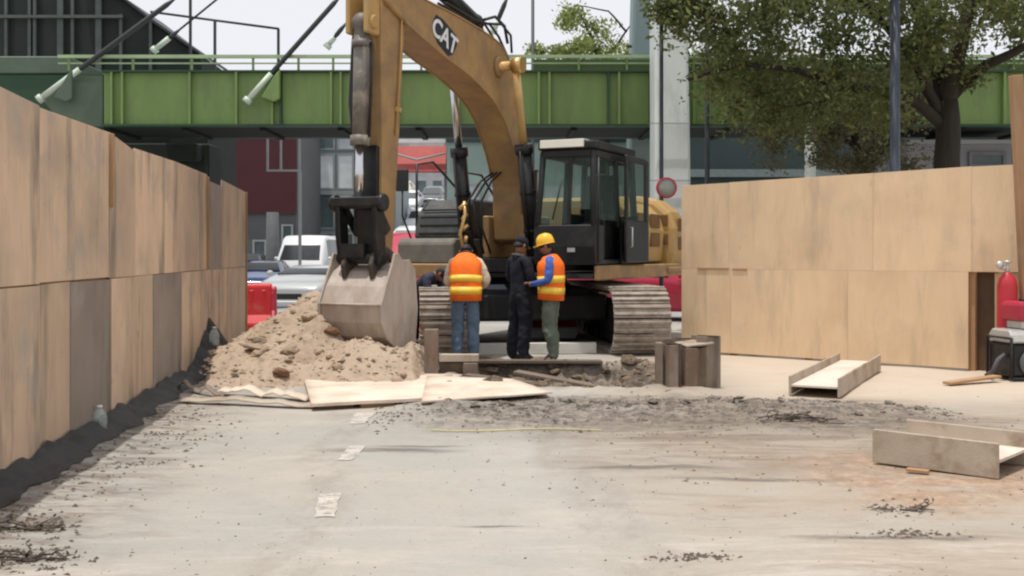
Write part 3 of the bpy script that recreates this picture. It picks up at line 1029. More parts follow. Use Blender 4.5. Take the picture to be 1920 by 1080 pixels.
# red sign on two posts with a white fascia
rs = thing('red_canopy', 'faded red canopy with a white fascia between the stick and the boom', 'canopy', (w55(782, 48), 48, 0))
mb = MB(); a, b = w55(728, 48) - w55(782, 48), w55(835, 48) - w55(782, 48)
mb.bb(a, b, -.1, .1, P(0, 268, 48).z, P(0, 249, 48).z); mb.build('fascia', white_p, rs)
mb = MB(); mb.prism([(-.06, P(0, 324, 48).z), (-.02, P(0, 324, 48).z), (.9, P(0, 270, 48).z), (.86, P(0, 270, 48).z)], a, b, 'x')
mb.build('awning', red_s, rs)
mb = MB(); mb.path([(a, -.12, P(0, 285, 48).z), (0, -.09, P(0, 300, 48).z), (b, -.12, P(0, 288, 48).z)], .05, 5)
mb.build('rope', frame_g, rs)
for x in (a + .05, b - .05):
    MB().bb(x - .06, x + .06, .9, 1.02, 0, P(0, 255, 48).z).build('post', frame_g, rs)

# the road climbing away beyond the crossing
mb = MB()
mb.prism([(49, -.3), (49, .02), (60, 1.7), (95, 6.6), (140, 9.5), (140, -.3)], -9.5, -1.9, 'x')
o = mb.build('road', mat('far road', (.25, .25, .24), .9, .1, .4))
tag(o, 'grey road climbing away behind the excavator', kind='structure')
bk = []
facade('block_of_flats', 'hazy pale building at the top of the climbing road', -22, 8, 150, 17, 10, palewall, [(-20 + i * 2.2, -18.6 + i * 2.2, 4 + j * 3, 5.8 + j * 3) for i in range(12) for j in range(4)], grey_glass, frame_g)


# ------------------------------------------------------------------ vehicles
def car(label, loc, rz, L_=4.4, W=1.8, H=1.46, paint=None, kind='car', name='parked_car', group='cars behind the works'):
    t = thing(name, label, 'van' if kind == 'van' else 'car', loc, rz, group)
    hw = W / 2
    if kind == 'van':      # stations: y, z_bottom, z_belt, z_top, half width, half width at top
        stt = [(-L_ / 2, .42, .8, .86, .86, .8), (-L_ / 2 + .12, .3, .98, 1.1, .96, .92), (-L_ / 2 + .55, .28, 1.15, 1.65, 1, .86), (-L_ / 2 + .95, .28, 1.2, H - .04, 1, .84),
               (-L_ / 2 + 1.4, .28, 1.2, H, 1, .84), (L_ / 2 - .3, .28, 1.2, H, 1, .84), (L_ / 2 - .04, .34, 1.15, H - .12, .96, .8)]
    else:
        stt = [(-L_ / 2, .40, .58, .66, .78, .7), (-L_ / 2 + .1, .26, .66, .76, .92, .84), (-L_ / 2 + .5, .22, .76, .86, 1, .9), (-L_ / 2 + 1.15, .22, .86, .97, 1, .86), (-L_ / 2 + 1.75, .22, .92, H - .08, 1, .70),
               (-L_ / 2 + 2.2, .22, .93, H, 1, .67), (L_ / 2 - 1.25, .22, .95, H - .02, 1, .67), (L_ / 2 - .75, .22, .96, H - .2, 1, .7), (L_ / 2 - .35, .24, .94, 1.04, .98, .82), (L_ / 2, .36, .82, .92, .86, .74)]
    rings = []
    for (y, zb, zl, zt, wb, wt) in stt:
        a, b = hw * wb, hw * wt
        half = [(0, zb), (a * .86, zb), (a, zb + .14), (a, zl - .1), (a * .985, zl), (b + (a - b) * .12, zt - (zt - zl) * .12), (b * .9, zt), (0, zt + .015)]
        ring = [(x, y, z) for x, z in half] + [(-x, y, z) for x, z in half[-2:0:-1]]
        rings.append(ring)
    body = MB().loft(rings).build('body', paint, t)
    def gl(mb, nm='window'):
        return mb.build(nm, car_glass, t)
    def sect(i):
        y, zb, zl, zt, wb, wt = stt[i]
        return y, zl, zt, hw * wb, hw * wt
    if kind == 'van':
        i0, i1 = 1, 3
    else:
        i0, i1 = 3, 4
    y0, l0, t0, a0, b0 = sect(i0)
    y1, l1, t1, a1, b1 = sect(i1)
    e = .012
    mb = MB()
    f0, f1 = (.1, .93) if kind != 'van' else (.14, .66)
    ya, yb = y0 + (y1 - y0) * f0, y0 + (y1 - y0) * f1
    za, zb_ = t0 + (t1 - t0) * f0, t0 + (t1 - t0) * f1
    n_ = Vector((0, -(t1 - t0), (y1 - y0))).normalized() * (e + .02)
    q = [Vector((-b0 * .86, ya, za)), Vector((b0 * .86, ya, za)), Vector((b1 * .86, yb, zb_)), Vector((-b1 * .86, yb, zb_))]
    mb.loft([[p + n_ for p in q], [p + n_ * -1.5 for p in q]], False)
    gl(mb, 'windscreen')
    sides = [(4, 5), (5, 6)] if kind != 'van' else [(3, 4), (4, 5)]
    for s in (-1, 1):
        for (i, j) in sides:
            y0, l0, t0, a0, b0 = sect(i); y1, l1, t1, a1, b1 = sect(j)
            mb = MB()
            pts = []
            for (y, l, tt, a, b, f0) in ((y0 + .05, l0, t0, a0, b0, .0), (y1 - .05, l1, t1, a1, b1, 0)):
                for k in (.12, .84):
                    xx = a * .985 + (b + (a - b) * .12 - a * .985) * k / .88
                    pts.append(Vector((s * (xx + e), y, l + (tt - l) * k)))
            q = [pts[0], pts[2], pts[3], pts[1]]
            mb.loft([[p for p in q], [p - Vector((s * .05, 0, 0)) for p in q]], False)
            gl(mb)
    for s in (-1, 1):
        for y in (-L_ / 2 + .82, L_ / 2 - .8):
            mb = MB().lathe([(.18, -.1), (.30, -.1), (.33, -.06), (.33, .06), (.30, .1), (.18, .1)], (s * (hw - .1), y, .33), 'x', 16)
            ty = mb.build('wheel', rubber, t)
            MB().lathe([(.02, -.11), (.17, -.105), (.19, -.09), (.19, .09), (.17, .105), (.02, .11)], (s * (hw - .1), y, .33), 'x', 12).build('rim', silver, ty)
        zl_ = .62 if kind != 'van' else .78
        MB().ball((s * hw * .62, -L_ / 2 + .09, zl_ + .04), (.17, .08, .075), 10, 6).build('headlight', mat('headlamp', (.75, .76, .78), .15, .05, 5, bump=0), t)
    MB().bb(-hw * .38, hw * .38, -L_ / 2 - .012, -L_ / 2 + .1, .45, .58).build('grille', rubber, t, bevel=.01)
    MB().bb(-hw * .8, hw * .8, -L_ / 2 - .05, -L_ / 2 + .1, .28, .42).build('bumper', paint, t, bevel=.03)
    for s in (-1, 1):
        MB().ball((s * (hw + .08), -L_ / 2 + (1.55 if kind != 'van' else .75), 1.02 if kind != 'van' else 1.3), (.09, .05, .07), 8, 6).build('mirror', paint, t)
    return t


cw = mat('white car paint', (.72, .73, .74), .3, .03, 2, bump=0, coat=.5)
csil = mat('silver car paint', (.40, .42, .42), .3, .04, 2, bump=0, coat=.5)
cblue = mat('blue car paint', (.03, .06, .16), .25, .05, 2, bump=0, coat=.6)
cdark = mat('dark car paint', (.06, .075, .08), .3, .05, 2, bump=0, coat=.5)
cred = mat('pinkish red car paint', (.42, .025, .06), .35, .08, 2, bump=0, coat=.3)
cyel = mat('yellow pale car paint', (.62, .58, .44), .35, .06, 2, bump=0)
def gp(x, Y):
    return ((x - CX) / F * Y, Y, 0)
p = gp(590, 43); car('white passenger van facing the road beside the excavator stick', p, R(-4), 5.0, 1.95, 2.2, cw, 'van', 'passenger_van')
p = gp(590, 26.5); car('silver car half hidden behind the top of the sand pile', p, R(-6), 4.3, 1.72, 1.2, csil)
p = gp(490, 31); car('dark blue car behind the red plastic barrier', p, R(6), 4.3, 1.72, 1.30, cblue)
p = gp(527, 50); car('dark grey car left of the white van', p, R(20), 4.4, 1.8, 1.5, cdark)
p = gp(462, 48); car('dark car at the end of the left hoarding', p, R(8), 4.4, 1.8, 1.5, cdark)
p = gp(640, 55); car('white car to the right of the white van', p, R(-4), 4.4, 1.8, 1.5, cw)
def rz_(Y):
    return .02 + (Y - 49) / 11 * 1.68 if Y < 60 else 1.7 + (Y - 60) / 35 * 4.9
for (x, Y, pm, lb) in ((765, 58, cw, 'white car lowest on the climbing road'), (815, 61, csil, 'silver car on the climbing road nearest the boom cylinder'), (748, 70, csil, 'silver car at mid slope beside the stick'),
                       (790, 68, cw, 'white car in the middle of the queue on the slope'), (832, 74, cw, 'white car at mid slope by the left boom cylinder'), (768, 82, cw, 'white car high on the climbing road'),
                       (812, 86, cdark, 'dark car high on the climbing road'), (755, 92, cyel, 'pale yellowish car topmost on the climbing road')):
    c_ = car(lb, ((x - CX) / F * Y, Y, rz_(Y) + .02), R(-3), 4.4, 1.8, 1.5, pm, group='cars queueing on the slope')
    c_.rotation_euler[0] = R(8.3)
p = gp(800, 24.5); car('pinkish red pickup behind the left track of the excavator', p, R(-14), 4.6, 1.85, 1.95, cred, 'van', 'parked_car')
p = gp(1215, 24.2); car('pinkish red car behind the right track of the excavator', p, R(82), 4.5, 1.8, 1.42, cred)
w30 = lambda x, Y=31: (x - CX) / F * Y
facade('grey_shed', 'pale grey shed showing above the right hoarding beside the tree trunk', w30(1700), w30(1897), 31, P(0, 262, 31).z, 4, mat('shed grey', (.24, .25, .265), .75, .1, 1),
       [(w30(1815), w30(1885), P(0, 315, 31).z, P(0, 285, 31).z)], grey_glass, mat('shed frame', (.16, .16, .17), .6), [(P(0, 270, 31).z, P(0, 263, 31).z, palewall)])

# ------------------------------------------------------------------ trees
def leaves(name, m, parent, clumps, per, size, seed, squash=.8):
    rg = np.random.default_rng(seed)
    V = []
    for (c, r, k) in clumps:
        n = max(4, int(per * k))
        d = rg.normal(size=(n, 3)); d /= np.linalg.norm(d, axis=1)[:, None]
        rad = r * 1.35 * rg.random(n) ** .62
        pos = np.array(c) + d * rad[:, None] * np.array((1, 1, squash))
        a = rg.normal(size=(n, 3)); a /= np.linalg.norm(a, axis=1)[:, None]
        b = np.cross(a, rg.normal(size=(n, 3))); b /= np.linalg.norm(b, axis=1)[:, None]
        sz = size * (.4 + 1.2 * rg.random(n) ** 1.5)[:, None]
        a, b = a * sz, b * sz * .5
        V.append(np.stack([pos - a, pos - b, pos + a, pos + b], axis=1).reshape(-1, 3))
    V = np.concatenate(V)
    n = len(V)
    me = bpy.data.meshes.new(name)
    me.vertices.add(n); me.vertices.foreach_set('co', V.ravel())
    me.loops.add(n); me.loops.foreach_set('vertex_index', np.arange(n))
    me.polygons.add(n // 4); me.polygons.foreach_set('loop_start', np.arange(0, n, 4)); me.polygons.foreach_set('loop_total', np.full(n // 4, 4))
    me.update(); me.validate()
    me.materials.append(m)
    o = bpy.data.objects.new(name, me)
    COL.objects.link(o); o.parent = parent
    return o


def limb(mb, pts, r0, r1, n=8):
    q = []
    pts = [Vector(p) for p in pts]
    for i in range(len(pts) - 1):
        for k in range(4):
            t = k / 4
            v_ = pts[i].lerp(pts[i + 1], t)
            if i + k:
                v_ += Vector((fbm(v_.z * 2, v_.x, 1) * .06, fbm(v_.x * 2, v_.z, 5) * .06, fbm(v_.x, v_.z * 2, 9) * .05))
            q.append(v_)
    q.append(pts[-1])
    m_ = len(q)
    mb.path(q, [r0 + (r1 - r0) * i / (m_ - 1) for i in range(m_)], n)


TY = 21.5
tr = thing('broad_tree', 'large dark leafed tree with a black trunk behind the right hoarding', 'tree', (P(1776, 400, TY).x, TY, 0))
to = Vector((P(1776, 400, TY).x, TY, 0))
TP = lambda x, y, Y=TY: P(x, y, Y) - to
mb = MB()
limb(mb, [(0, 0, -.05), TP(1778, 330), TP(1775, 190)], .30, .22, 12)
limb(mb, [TP(1775, 190), TP(1800, 90, 21), TP(1830, -60, 21), TP(1820, -300, 21.5)], .2, .06)
limb(mb, [TP(1775, 200), TP(1750, 90, 22), TP(1700, -40, 22.5), TP(1640, -240, 22)], .2, .06)
limb(mb, [TP(1768, 235), TP(1700, 180, 21), TP(1620, 170, 20.8), TP(1500, 135, 20.5), TP(1390, 118, 20.3), TP(1290, 150, 20.2)], .13, .02)
limb(mb, [TP(1760, 215), TP(1715, 110, 21), TP(1650, 40, 20.8), TP(1560, -60, 20.6), TP(1430, -110, 20.5)], .12, .03)
limb(mb, [TP(1785, 180), TP(1850, 120, 21), TP(1935, 82, 20.5), TP(2050, 20, 20.5)], .13, .05)
limb(mb, [TP(1590, 165, 20.8), TP(1540, 190, 20.6), TP(1470, 200, 20.6)], .04, .012)
limb(mb, [TP(1430, -110, 20.5), TP(1320, -40, 20.2), TP(1235, 20, 20)], .05, .012)
mb.build('trunk', bark, tr)
rg = random.Random(5)
cl = []
def clump(x, y, Y, r, k=1.0):
    cl.append((tuple(TP(x, y, Y)), r, k))
for _ in range(150):                                       # upper canopy, most of it above the frame
    x, y = rg.uniform(1260, 2350), rg.uniform(-420, 10)
    clump(x, y + 14 * math.sin(x / 60), TY + rg.uniform(-3.2, 3.2), rg.uniform(.45, .85), 1.0)
for _ in range(105):                                       # hanging sprays in view
    x = rg.uniform(1235, 1930)
    lim = 60 if x < 1310 else (235 if x < 1700 else 130)
    y = rg.uniform(-20, lim)
    if 1478 < x < 1540 and 30 < y < 125: continue
    if 1815 < x < 1900 and 25 < y < 150: continue
    clump(x, y, TY + rg.uniform(-1.6, 2.4), rg.uniform(.28, .6), .55)
for (x, y, r) in ((1350, 150, .4), (1380, 200, .35), (1440, 230, .4), (1480, 170, .5), (1530, 200, .5), (1560, 90, .5), (1610, 200, .45), (1660, 180, .4), (1470, 90, .45), (1600, 20, .6), (1240, 15, .3), (1265, 30, .34), (1300, 10, .4), (1330, 35, .3), (1360, 60, .45), (1400, 120, .55), (1380, 30, .5), (1440, 60, .6), (1420, 170, .4), (1590, 60, .6), (1640, 110, .5), (1570, 140, .45), (1700, 40, .6), (1740, 100, .5), (1690, 150, .4), (1790, 60, .6), (1820, 140, .35), (1905, 30, .4)):
    clump(x, y, 20.5 + rg.uniform(-.5, .8), r, .8)
leaves('crown', leaf_dark, tr, cl, 430, .056, 3)

bt = thing('shrubby_tree', 'low brownish bushy tree just behind the hoarding left of the black trunk', 'tree', (P(1630, 400, 25).x, 25, 0))
to = Vector((P(1630, 400, 25).x, 25, 0))
mb = MB()
limb(mb, [(0, 0, -.05), TP(1625, 340, 25), TP(1600, 250, 25)], .16, .08)
limb(mb, [TP(1622, 330, 25), TP(1680, 240, 25), TP(1700, 170, 25)], .09, .02)
limb(mb, [TP(1610, 280, 25), TP(1540, 230, 25), TP(1480, 190, 25)], .06, .015)
limb(mb, [TP(1605, 260, 25), TP(1590, 180, 25), TP(1620, 110, 25)], .06, .015)
mb.build('trunk', bark, bt)
cl = []
for _ in range(110):
    x, y = rg.uniform(1420, 1745), rg.uniform(120, 330)
    if abs(x - 1600) / 175 + abs(y - 235) / 130 > 1.45: continue
    clump(x, y, 25 + rg.uniform(-1.1, 1.1), rg.uniform(.22, .45), .5)
leaves('crown', leaf_bush, bt, cl, 330, .05, 8)

ft = thing('feathery_tree', 'light yellow green tree beyond the footbridge left of the pylon', 'tree', (P(1130, 400, 46).x, 46, 0))
to = Vector((P(1130, 400, 46).x, 46, 0))
mb = MB()
limb(mb, [(0, 0, -.1), TP(1135, 250, 46), TP(1125, 120, 46)], .26, .15)
limb(mb, [TP(1125, 120, 46), TP(1110, 70, 46), TP(1085, 20, 46)], .1, .02)
limb(mb, [TP(1125, 120, 46), TP(1160, 80, 46), TP(1185, 40, 46)], .1, .02)
limb(mb, [TP(1175, 60, 45), TP(1140, 22, 45), TP(1085, 10, 45)], .05, .02)
mb.build('trunk', bark, ft)
cl = []
for _ in range(70):
    x, y = rg.uniform(1050, 1330), rg.uniform(5, 190)
    if y < 95 - (x - 1060) * .1 and rg.random() < .35: continue
    if x < 1085 and 50 < y < 75: continue
    if (x - 1150) ** 2 / 160 ** 2 + (y - 120) ** 2 / 112 ** 2 > 1: continue
    clump(x, y, 46 + rg.uniform(-2, 2), rg.uniform(.35, .7), .6)
for (x, y, r) in ((1075, 22, .35), (1090, 35, .4), (1110, 50, .4), (1065, 30, .25), (1000, 92, .35), (1020, 98, .4), (1045, 95, .3)):
    clump(x, y, 46, r, .6)
leaves('crown', leaf_light, ft, cl, 340, .09, 14)

# poles
def pole(x, ytop, Y, r, m, label, name='lamp_post'):
    p = P(x, ytop, Y)
    mb = MB().path([(0, 0, -.05), (0, 0, .5), (0, 0, p.z)], [r * 1.15, r, r * .85], 10)
    mb.tube((0, 0, 0), (0, 0, .12), r * 2, r * 1.6, 10)
    return tag(mb.build(name, m, None, (p.x, Y, 0)), label, 'pole')
pole(1240, -60, 20.5, .045, pole_m, 'slim dark pole in front of the pale pylon')
pole(1326, 25, 24, .06, pole_m, 'slim dark pole under the left edge of the tree crown')
pole(1678, -80, 18.5, .095, pole_b, 'thick blue grey pole left of the black tree trunk', 'lamp_post')
pole(1519, 120, 28, .16, pole_p, 'pale grey concrete post among the branches', 'concrete_post')
pole(999, -60, 40, .07, pole_m, 'thin dark pole against the sky right of the boom', 'lamp_post')
pole(511, 398, 46, .3, mat('pole grey', (.10, .105, .11), .7), 'thick grey column below the maroon building', 'concrete_column')
q = P(1250, 352, 20.4)
rs_ = thing('round_sign', 'round traffic sign with a red rim on the pole beside the cab', 'sign', (q.x, 20.42, q.z))
MB().loft([[(r_ * math.cos(2 * PI * k / 28), y_, r_ * math.sin(2 * PI * k / 28)) for k in range(28)] for r_, y_ in ((.165, -.008), (.195, -.01), (.203, 0), (.195, .01), (.165, .008), (.165, -.008))], True, False).build('rim', magenta_p, rs_)
MB().lathe([(.001, .0), (.163, .0), (.163, .006), (.001, .006)], (0, 0, 0), 'y', 28).build('face', pole_p, rs_)

# ------------------------------------------------------------------ the excavator (local -y is its heading, x its own left)
EC = Vector((.25, 17.7, 0))
ex = thing('excavator', 'big yellow tracked excavator with raised boom, black cab and dusty bucket', 'excavator', EC, R(-25))
TRK = R(31)                                                     # the undercarriage points another way than the house


def trk_path(s):
    """stadium path of the track: arc length -> (y, z, angle)"""
    rr, hl = .45, 1.95
    per = 4 * hl + 2 * PI * rr
    s %= per
    if s < 2 * hl:
        return -hl + s, .50 - rr, 0.0
    s -= 2 * hl
    if s < PI * rr:
        a = s / rr
        return hl + rr * math.sin(a), .50 - rr * math.cos(a), a
    s -= PI * rr
    if s < 2 * hl:
        return hl - s, .50 + rr, PI
    s -= 2 * hl
    a = s / rr
    return -hl - rr * math.sin(a), .50 + rr * math.cos(a), PI + a


mb = MB()
mb.bb(-.42, .42, -.1, .1, -.02, .012)
for y in (-.06, .045):
    mb.bb(-.42, .42, y - .02, y + .02, -.055, -.021)
shoe = mb.mesh('track_shoe', track_m, .004)
PER = 4 * 1.95 + 2 * PI * .45
NS = 49
Rt = Matrix.Rotation(TRK, 4, 'Z')
for s in (-1, 1):
    c = Rt @ Vector((s * 1.40, 0, 0))
    mb = MB()
    mb.bb(-.22, .22, -1.75, 1.75, .26, .72)
    mb.prism([(-1.8, .2), (1.8, .2), (1.95, .5), (1.7, .72), (-1.7, .72), (-1.95, .5)], -.16, .16, 'x')
    tk = mb.build('track', dark_steel, ex, c, (0, 0, TRK), bevel=.02)
    for y, nm in ((-1.95, 'idler'), (1.95, 'sprocket')):
        MB().lathe([(.05, -.14), (.36, -.14), (.40, -.09), (.40, .09), (.36, .14), (.05, .14)], (0, y, .5), 'x', 24).build(nm, dark_steel, tk)
    for k in range(8):
        y = -1.5 + k * .43
        MB().lathe([(.02, -.2), (.1, -.2), (.11, -.1), (.11, .1), (.1, .2), (.02, .2)], (0, y, .19), 'x', 12).build('roller', dark_steel, tk)
    mb = MB()
    n = 96
    for i in range(n):
        y, z, a = trk_path(PER * i / n)
        mb.box(Vector((0, y, z)) + Euler((a, 0, 0)).to_matrix() @ Vector((0, 0, .055)), (.34, PER / n * 1.05, .07), (a, 0, 0))
    mb.build('link_chain', dark_steel, tk)
    for k in range(NS):
        y, z, a = trk_path(PER * k / NS)
        new_obj('track_shoe', shoe, tk, (0, y, z), (a + rnd.uniform(-.03, .03), 0, 0))
mb = MB()
mb.bb(-1.15, 1.15, -1.0, -.6, .45, .85).bb(-1.15, 1.15, .6, 1.0, .45, .85)
mb.prism([(-1, .42), (1, .42), (.9, .95), (-.9, .95)], -.75, .75, 'y')
mb.build('carbody', dark_steel, ex, None, (0, 0, TRK), bevel=.03)
MB().lathe([(.1, .94), (.72, .94), (.72, 1.0), (.66, 1.02), (.66, 1.12), (.1, 1.12)], (0, 0, 0), 'z', 32).build('swing_ring', dark_steel, ex)
# house deck
mb = MB()
mb.prism([(-1.62, -1.45), (-.55, -1.5), (-.5, -1.0), (.55, -1.0), (.6, -1.5), (1.74, -1.5), (1.74, 2.55), (1.3, 3.0), (-1.3, 3.0), (-1.62, 2.5)], 1.12, 1.20, 'z')
mb.bb(-.55, .55, -1.05, 2.2, 1.205, 1.42)
mb.build('house_frame', dark_steel, ex, bevel=.01)
mb = MB()
mb.bb(1.742, 1.83, -1.5, 3.0, 1.10, 1.32).bb(1.83, 1.87, 1.9, 3.25, 1.16, 1.26)
mb.build('left_skirt', yellow, ex, bevel=.02)
mb = MB()
mb.bb(-1.66, -.55, -1.56, -1.46, 1.12, 1.34).bb(-1.72, -1.63, -1.56, 2.7, 1.10, 1.32)
mb.build('right_skirt', yellow, ex, bevel=.02)
# right front box, fuel tank, steps
mb = MB()
mb.prism([(-1.5, 1.34), (-1.5, 1.66), (-1.42, 1.74), (.6, 1.74), (.6, 1.34)], -1.60, -.58, 'x')
mb.build('tool_box', olive, ex, bevel=.025)
mb = MB()
mb.prism([(-1.15, 1.745), (-1.05, 2.12), (-.75, 2.38), (.8, 2.38), (.8, 1.745)], -1.5, -.62, 'x')
tank = mb.build('fuel_tank', blackgrey, ex, bevel=.03)
mb = MB()
for z in (1.82, 1.95, 2.08, 2.2):
    y = -1.15 + (z - 1.745) * .33
    mb.box((-1.06, y - .012, z), (.7, .03, .025))
mb.build('step_tread', black, tank)
mb = MB()
mb.path([(-1.5, -1.05, 1.75), (-1.5, -1.05, 2.95), (-1.45, -.6, 3.02), (-1.45, .3, 2.6), (-1.45, .3, 2.38)], .022, 8)
mb.path([(-.7, -.9, 2.1), (-.7, -.9, 2.8), (-.7, -.3, 2.8), (-.7, .3, 2.4)], .02, 8)
mb.build('handrail', black, ex)
mb = MB()
mb.path([(-1.5, -1.2, 1.7), (-1.62, -1.3, 2.1), (-1.62, -1.3, 2.5)], .016, 6)
rm = mb.build('mirror_arm', black, ex)
MB().bb(-1.74, -1.5, -1.33, -1.29, 2.5, 2.86).build('mirror', black, rm, bevel=.02)
# engine housing, counterweight
mb = MB()
pr = [(-1.45, 1.34), (1.55, 1.34), (1.6, 1.9), (1.52, 2.18), (1.32, 2.36), (1.0, 2.42), (-1.45, 2.42)]
mb.prism(pr, .75, 2.5, 'y')
hood = mb.build('engine_hood', yellow2, ex, bevel=.03)
for z in (1.62, 1.95):
    for y in (1.0, 1.7):
        MB().bb(1.575, 1.612, y, y + .5, z, z + .24).build('vent', vent_brown, hood, bevel=.01)
mb = MB()
cwp = [(-1.55, 1.22), (1.72, 1.22), (1.78, 1.5), (1.78, 1.95), (1.68, 2.25), (1.42, 2.47), (1.1, 2.55), (-1.2, 2.55), (-1.55, 2.2)]
mb.prism(cwp, 2.52, 3.25, 'y')
cwt = mb.build('counterweight', yellow2, ex, bevel=.09, seg=2)
for z in (1.66, 2.0):
    MB().bb(1.40, 1.66, 2.505, 2.525, z, z + .2).build('vent', vent_brown, cwt, bevel=.008)
    MB().bb(1.775, 1.795, 2.75, 3.0, z - .1, z + .14).build('vent', vent_brown, cwt, bevel=.008)
MB().lathe([(.07, 0), (.07, .55), (.085, .56), (.085, .6), (.06, .6)], (-.5, 1.4, 2.4), 'z', 14).build('exhaust_pipe', black, hood)
# cab
X0, X1, Y0, Y1, Z0, Z1 = .80, 1.78, -1.52, .42, 1.33, 3.10
mb = MB()
lean = .12
def pil(x, y, r=.045, dx=0, dy=0, z0=1.9, z1=3.02):
    mb.path([(x, y, z0), (x + dx * .6, y + dy * .6, (z0 + z1) / 2), (x + dx, y + dy, z1)], r, 8)
# lower shell: front nose, side panel, floor, back
mb.prism([(Y0, Z0), (Y0 - .03, 1.6), (Y0 - .01, 1.92), (Y0 + .05, 1.92), (Y0 + .06, Z0)], X0, X1, 'x')
mb.bb(X0, X0 + .04, Y0 + .06, Y1, Z0, 1.92).bb(X1 - .04, X1, Y0 + .06, Y0 + .35, Z0, 1.92).bb(X1 - .04, X1, -.35, Y1, Z0, 2.05)
mb.bb(X0 + .04, X1 - .04, Y1 - .05, Y1, Z0, 2.1).bb(X0 + .04, X1 - .04, Y0 + .06, Y1 - .05, Z0, Z0 + .08)
for (x, dx) in ((X0 + .04, .05), (X1 - .04, -.05)):
    pil(x, Y0 + .02, .05, dx, lean)
    pil(x, -.42, .045, dx, 0)
    pil(x, Y1 - .03, .06, dx, -.04)
mb.bb(X0 + .06, X1 - .06, Y0 + .10, Y0 + .17, 2.93, 3.04).bb(X0 + .05, X1 - .05, Y1 - .12, Y1 - .04, 2.92, 3.04)
mb.bb(X0 + .05, X0 + .13, Y0 + .17, Y1 - .12, 2.93, 3.04).bb(X1 - .13, X1 - .05, Y0 + .17, Y1 - .12, 2.93, 3.04)
cab = mb.build('cab', black, ex, bevel=.012)
mb = MB()
rp_ = [(X0 + .0, Y0 + .16), (X0 + .06, Y0 + .06), (X1 - .06, Y0 + .06), (X1, Y0 + .16), (X1, Y1 - .1), (X1 - .08, Y1), (X0 + .08, Y1), (X0, Y1 - .1)]
mb.prism(rp_, 3.045, 3.17, 'z')
mb.build('roof', black, cab, bevel=.03, seg=2)
MB().prism([(Y0 + .015, 3.07), (Y0 + .03, 3.19), (Y0 + .55, 3.20), (Y0 + .6, 3.175), (Y0 + .06, 3.172), (Y0 + .055, 3.07)], X0 + .08, X1 - .2, 'x').build('visor', cream, cab, bevel=.006)  # sunlight on the roof's front edge, put into this strip's cream colour
def pane(pts, nm='window'):
    p4 = [Vector(p) for p in pts]
    n = (p4[1] - p4[0]).cross(p4[3] - p4[0]).normalized() * .004
    mb = MB(); mb.loft([[p + n for p in p4], [p - n for p in p4]], False)
    return mb.build(nm, cab_glass, cab)
xm = X0 + .53
pane([(X0 + .08, Y0 + .03, 1.94), (xm, Y0 + .03, 1.94), (xm, Y0 + .135, 2.93), (X0 + .12, Y0 + .135, 2.93)], 'windscreen')
pane([(xm + .045, Y0 + .03, 2.15), (X1 - .09, Y0 + .05, 2.15), (X1 - .12, Y0 + .135, 2.93), (xm + .045, Y0 + .135, 2.93)], 'windscreen')
pane([(X1 - .035, Y0 + .09, 2.0), (X1 - .035, -.48, 2.0), (X1 - .085, -.48, 2.93), (X1 - .085, Y0 + .2, 2.93)])
pane([(X1 - .035, -.36, 2.08), (X1 - .035, Y1 - .09, 2.08), (X1 - .085, Y1 - .12, 2.93), (X1 - .085, -.36, 2.93)])
pane([(X0 + .035, Y0 + .09, 1.94), (X0 + .035, Y1 - .09, 1.94), (X0 + .085, Y1 - .12, 2.93), (X0 + .085, Y0 + .2, 2.93)])
pane([(X0 + .09, Y1 - .02, 2.12), (X1 - .09, Y1 - .02, 2.12), (X1 - .13, Y1 - .07, 2.93), (X0 + .13, Y1 - .07, 2.93)], 'rear_window')
mb = MB()
mb.bb(xm, xm + .04, Y0 + .01, Y0 + .05, 1.92, 2.3)
mb.box((xm + .02, Y0 + .085, 2.5), (.045, .04, .9), (R(-6.1), 0, 0))
mb.build('window_bar', black, cab)
mb = MB()
mb.prism([(-.55, 1.42), (-.55, 1.95), (-.1, 2.0), (.02, 2.75), (.16, 2.75), (.12, 1.42)], X0 + .25, X1 - .28, 'x')
mb.bb(X0 + .13, X0 + .25, -.7, -.1, 1.42, 2.12).bb(X1 - .28, X1 - .16, -.7, -.1, 1.42, 2.12)
mb.path([(X0 + .2, -.68, 2.1), (X0 + .2, -.72, 2.3)], .03, 8).path([(X1 - .22, -.68, 2.1), (X1 - .22, -.72, 2.3)], .03, 8)
mb.prism([(.0, 2.78), (.05, 2.98), (.14, 2.98), (.14, 2.78)], X0 + .38, X1 - .4, 'x')
mb.build('seat', black, cab, bevel=.03)
# door swung open, flat against the cab's side
mb = MB()
dx = X1 + .10
mb.bb(dx, dx + .05, -.55, .55, 1.36, 2.02).bb(dx, dx + .05, -.55, -.46, 2.02, 3.02).bb(dx, dx + .05, .40, .55, 2.02, 3.0).bb(dx, dx + .05, -.46, .40, 2.92, 3.02)
door = mb.build('cab_door', black, ex, bevel=.015)
MB().bb(dx + .02, dx + .03, -.46, .40, 2.02, 2.92).build('window', cab_glass, door)
MB().path([(dx + .06, -.44, 1.9), (dx + .1, -.44, 1.9), (dx + .1, -.44, 1.6), (dx + .06, -.44, 1.6)], .012, 6).build('handle', silver, door)
mb = MB()
mb.path([(X1 + .03, Y0 + .02, 1.36), (X1 + .05, Y0 - .02, 2.3), (X1 + .03, Y0 + .05, 2.9)], .018, 8)
mb.build('grab_rail', black, cab)
mb = MB(); mb.path([(X0 + .3, Y0 - .005, 2.0), (X0 + .42, Y0 + .07, 2.6)], .012, 6); mb.build('wiper', black, cab)
MB().bb(X0 + .55, X0 + .67, Y0 - .045, Y0 - .025, 1.52, 1.58).build('name_strip', silver, cab)
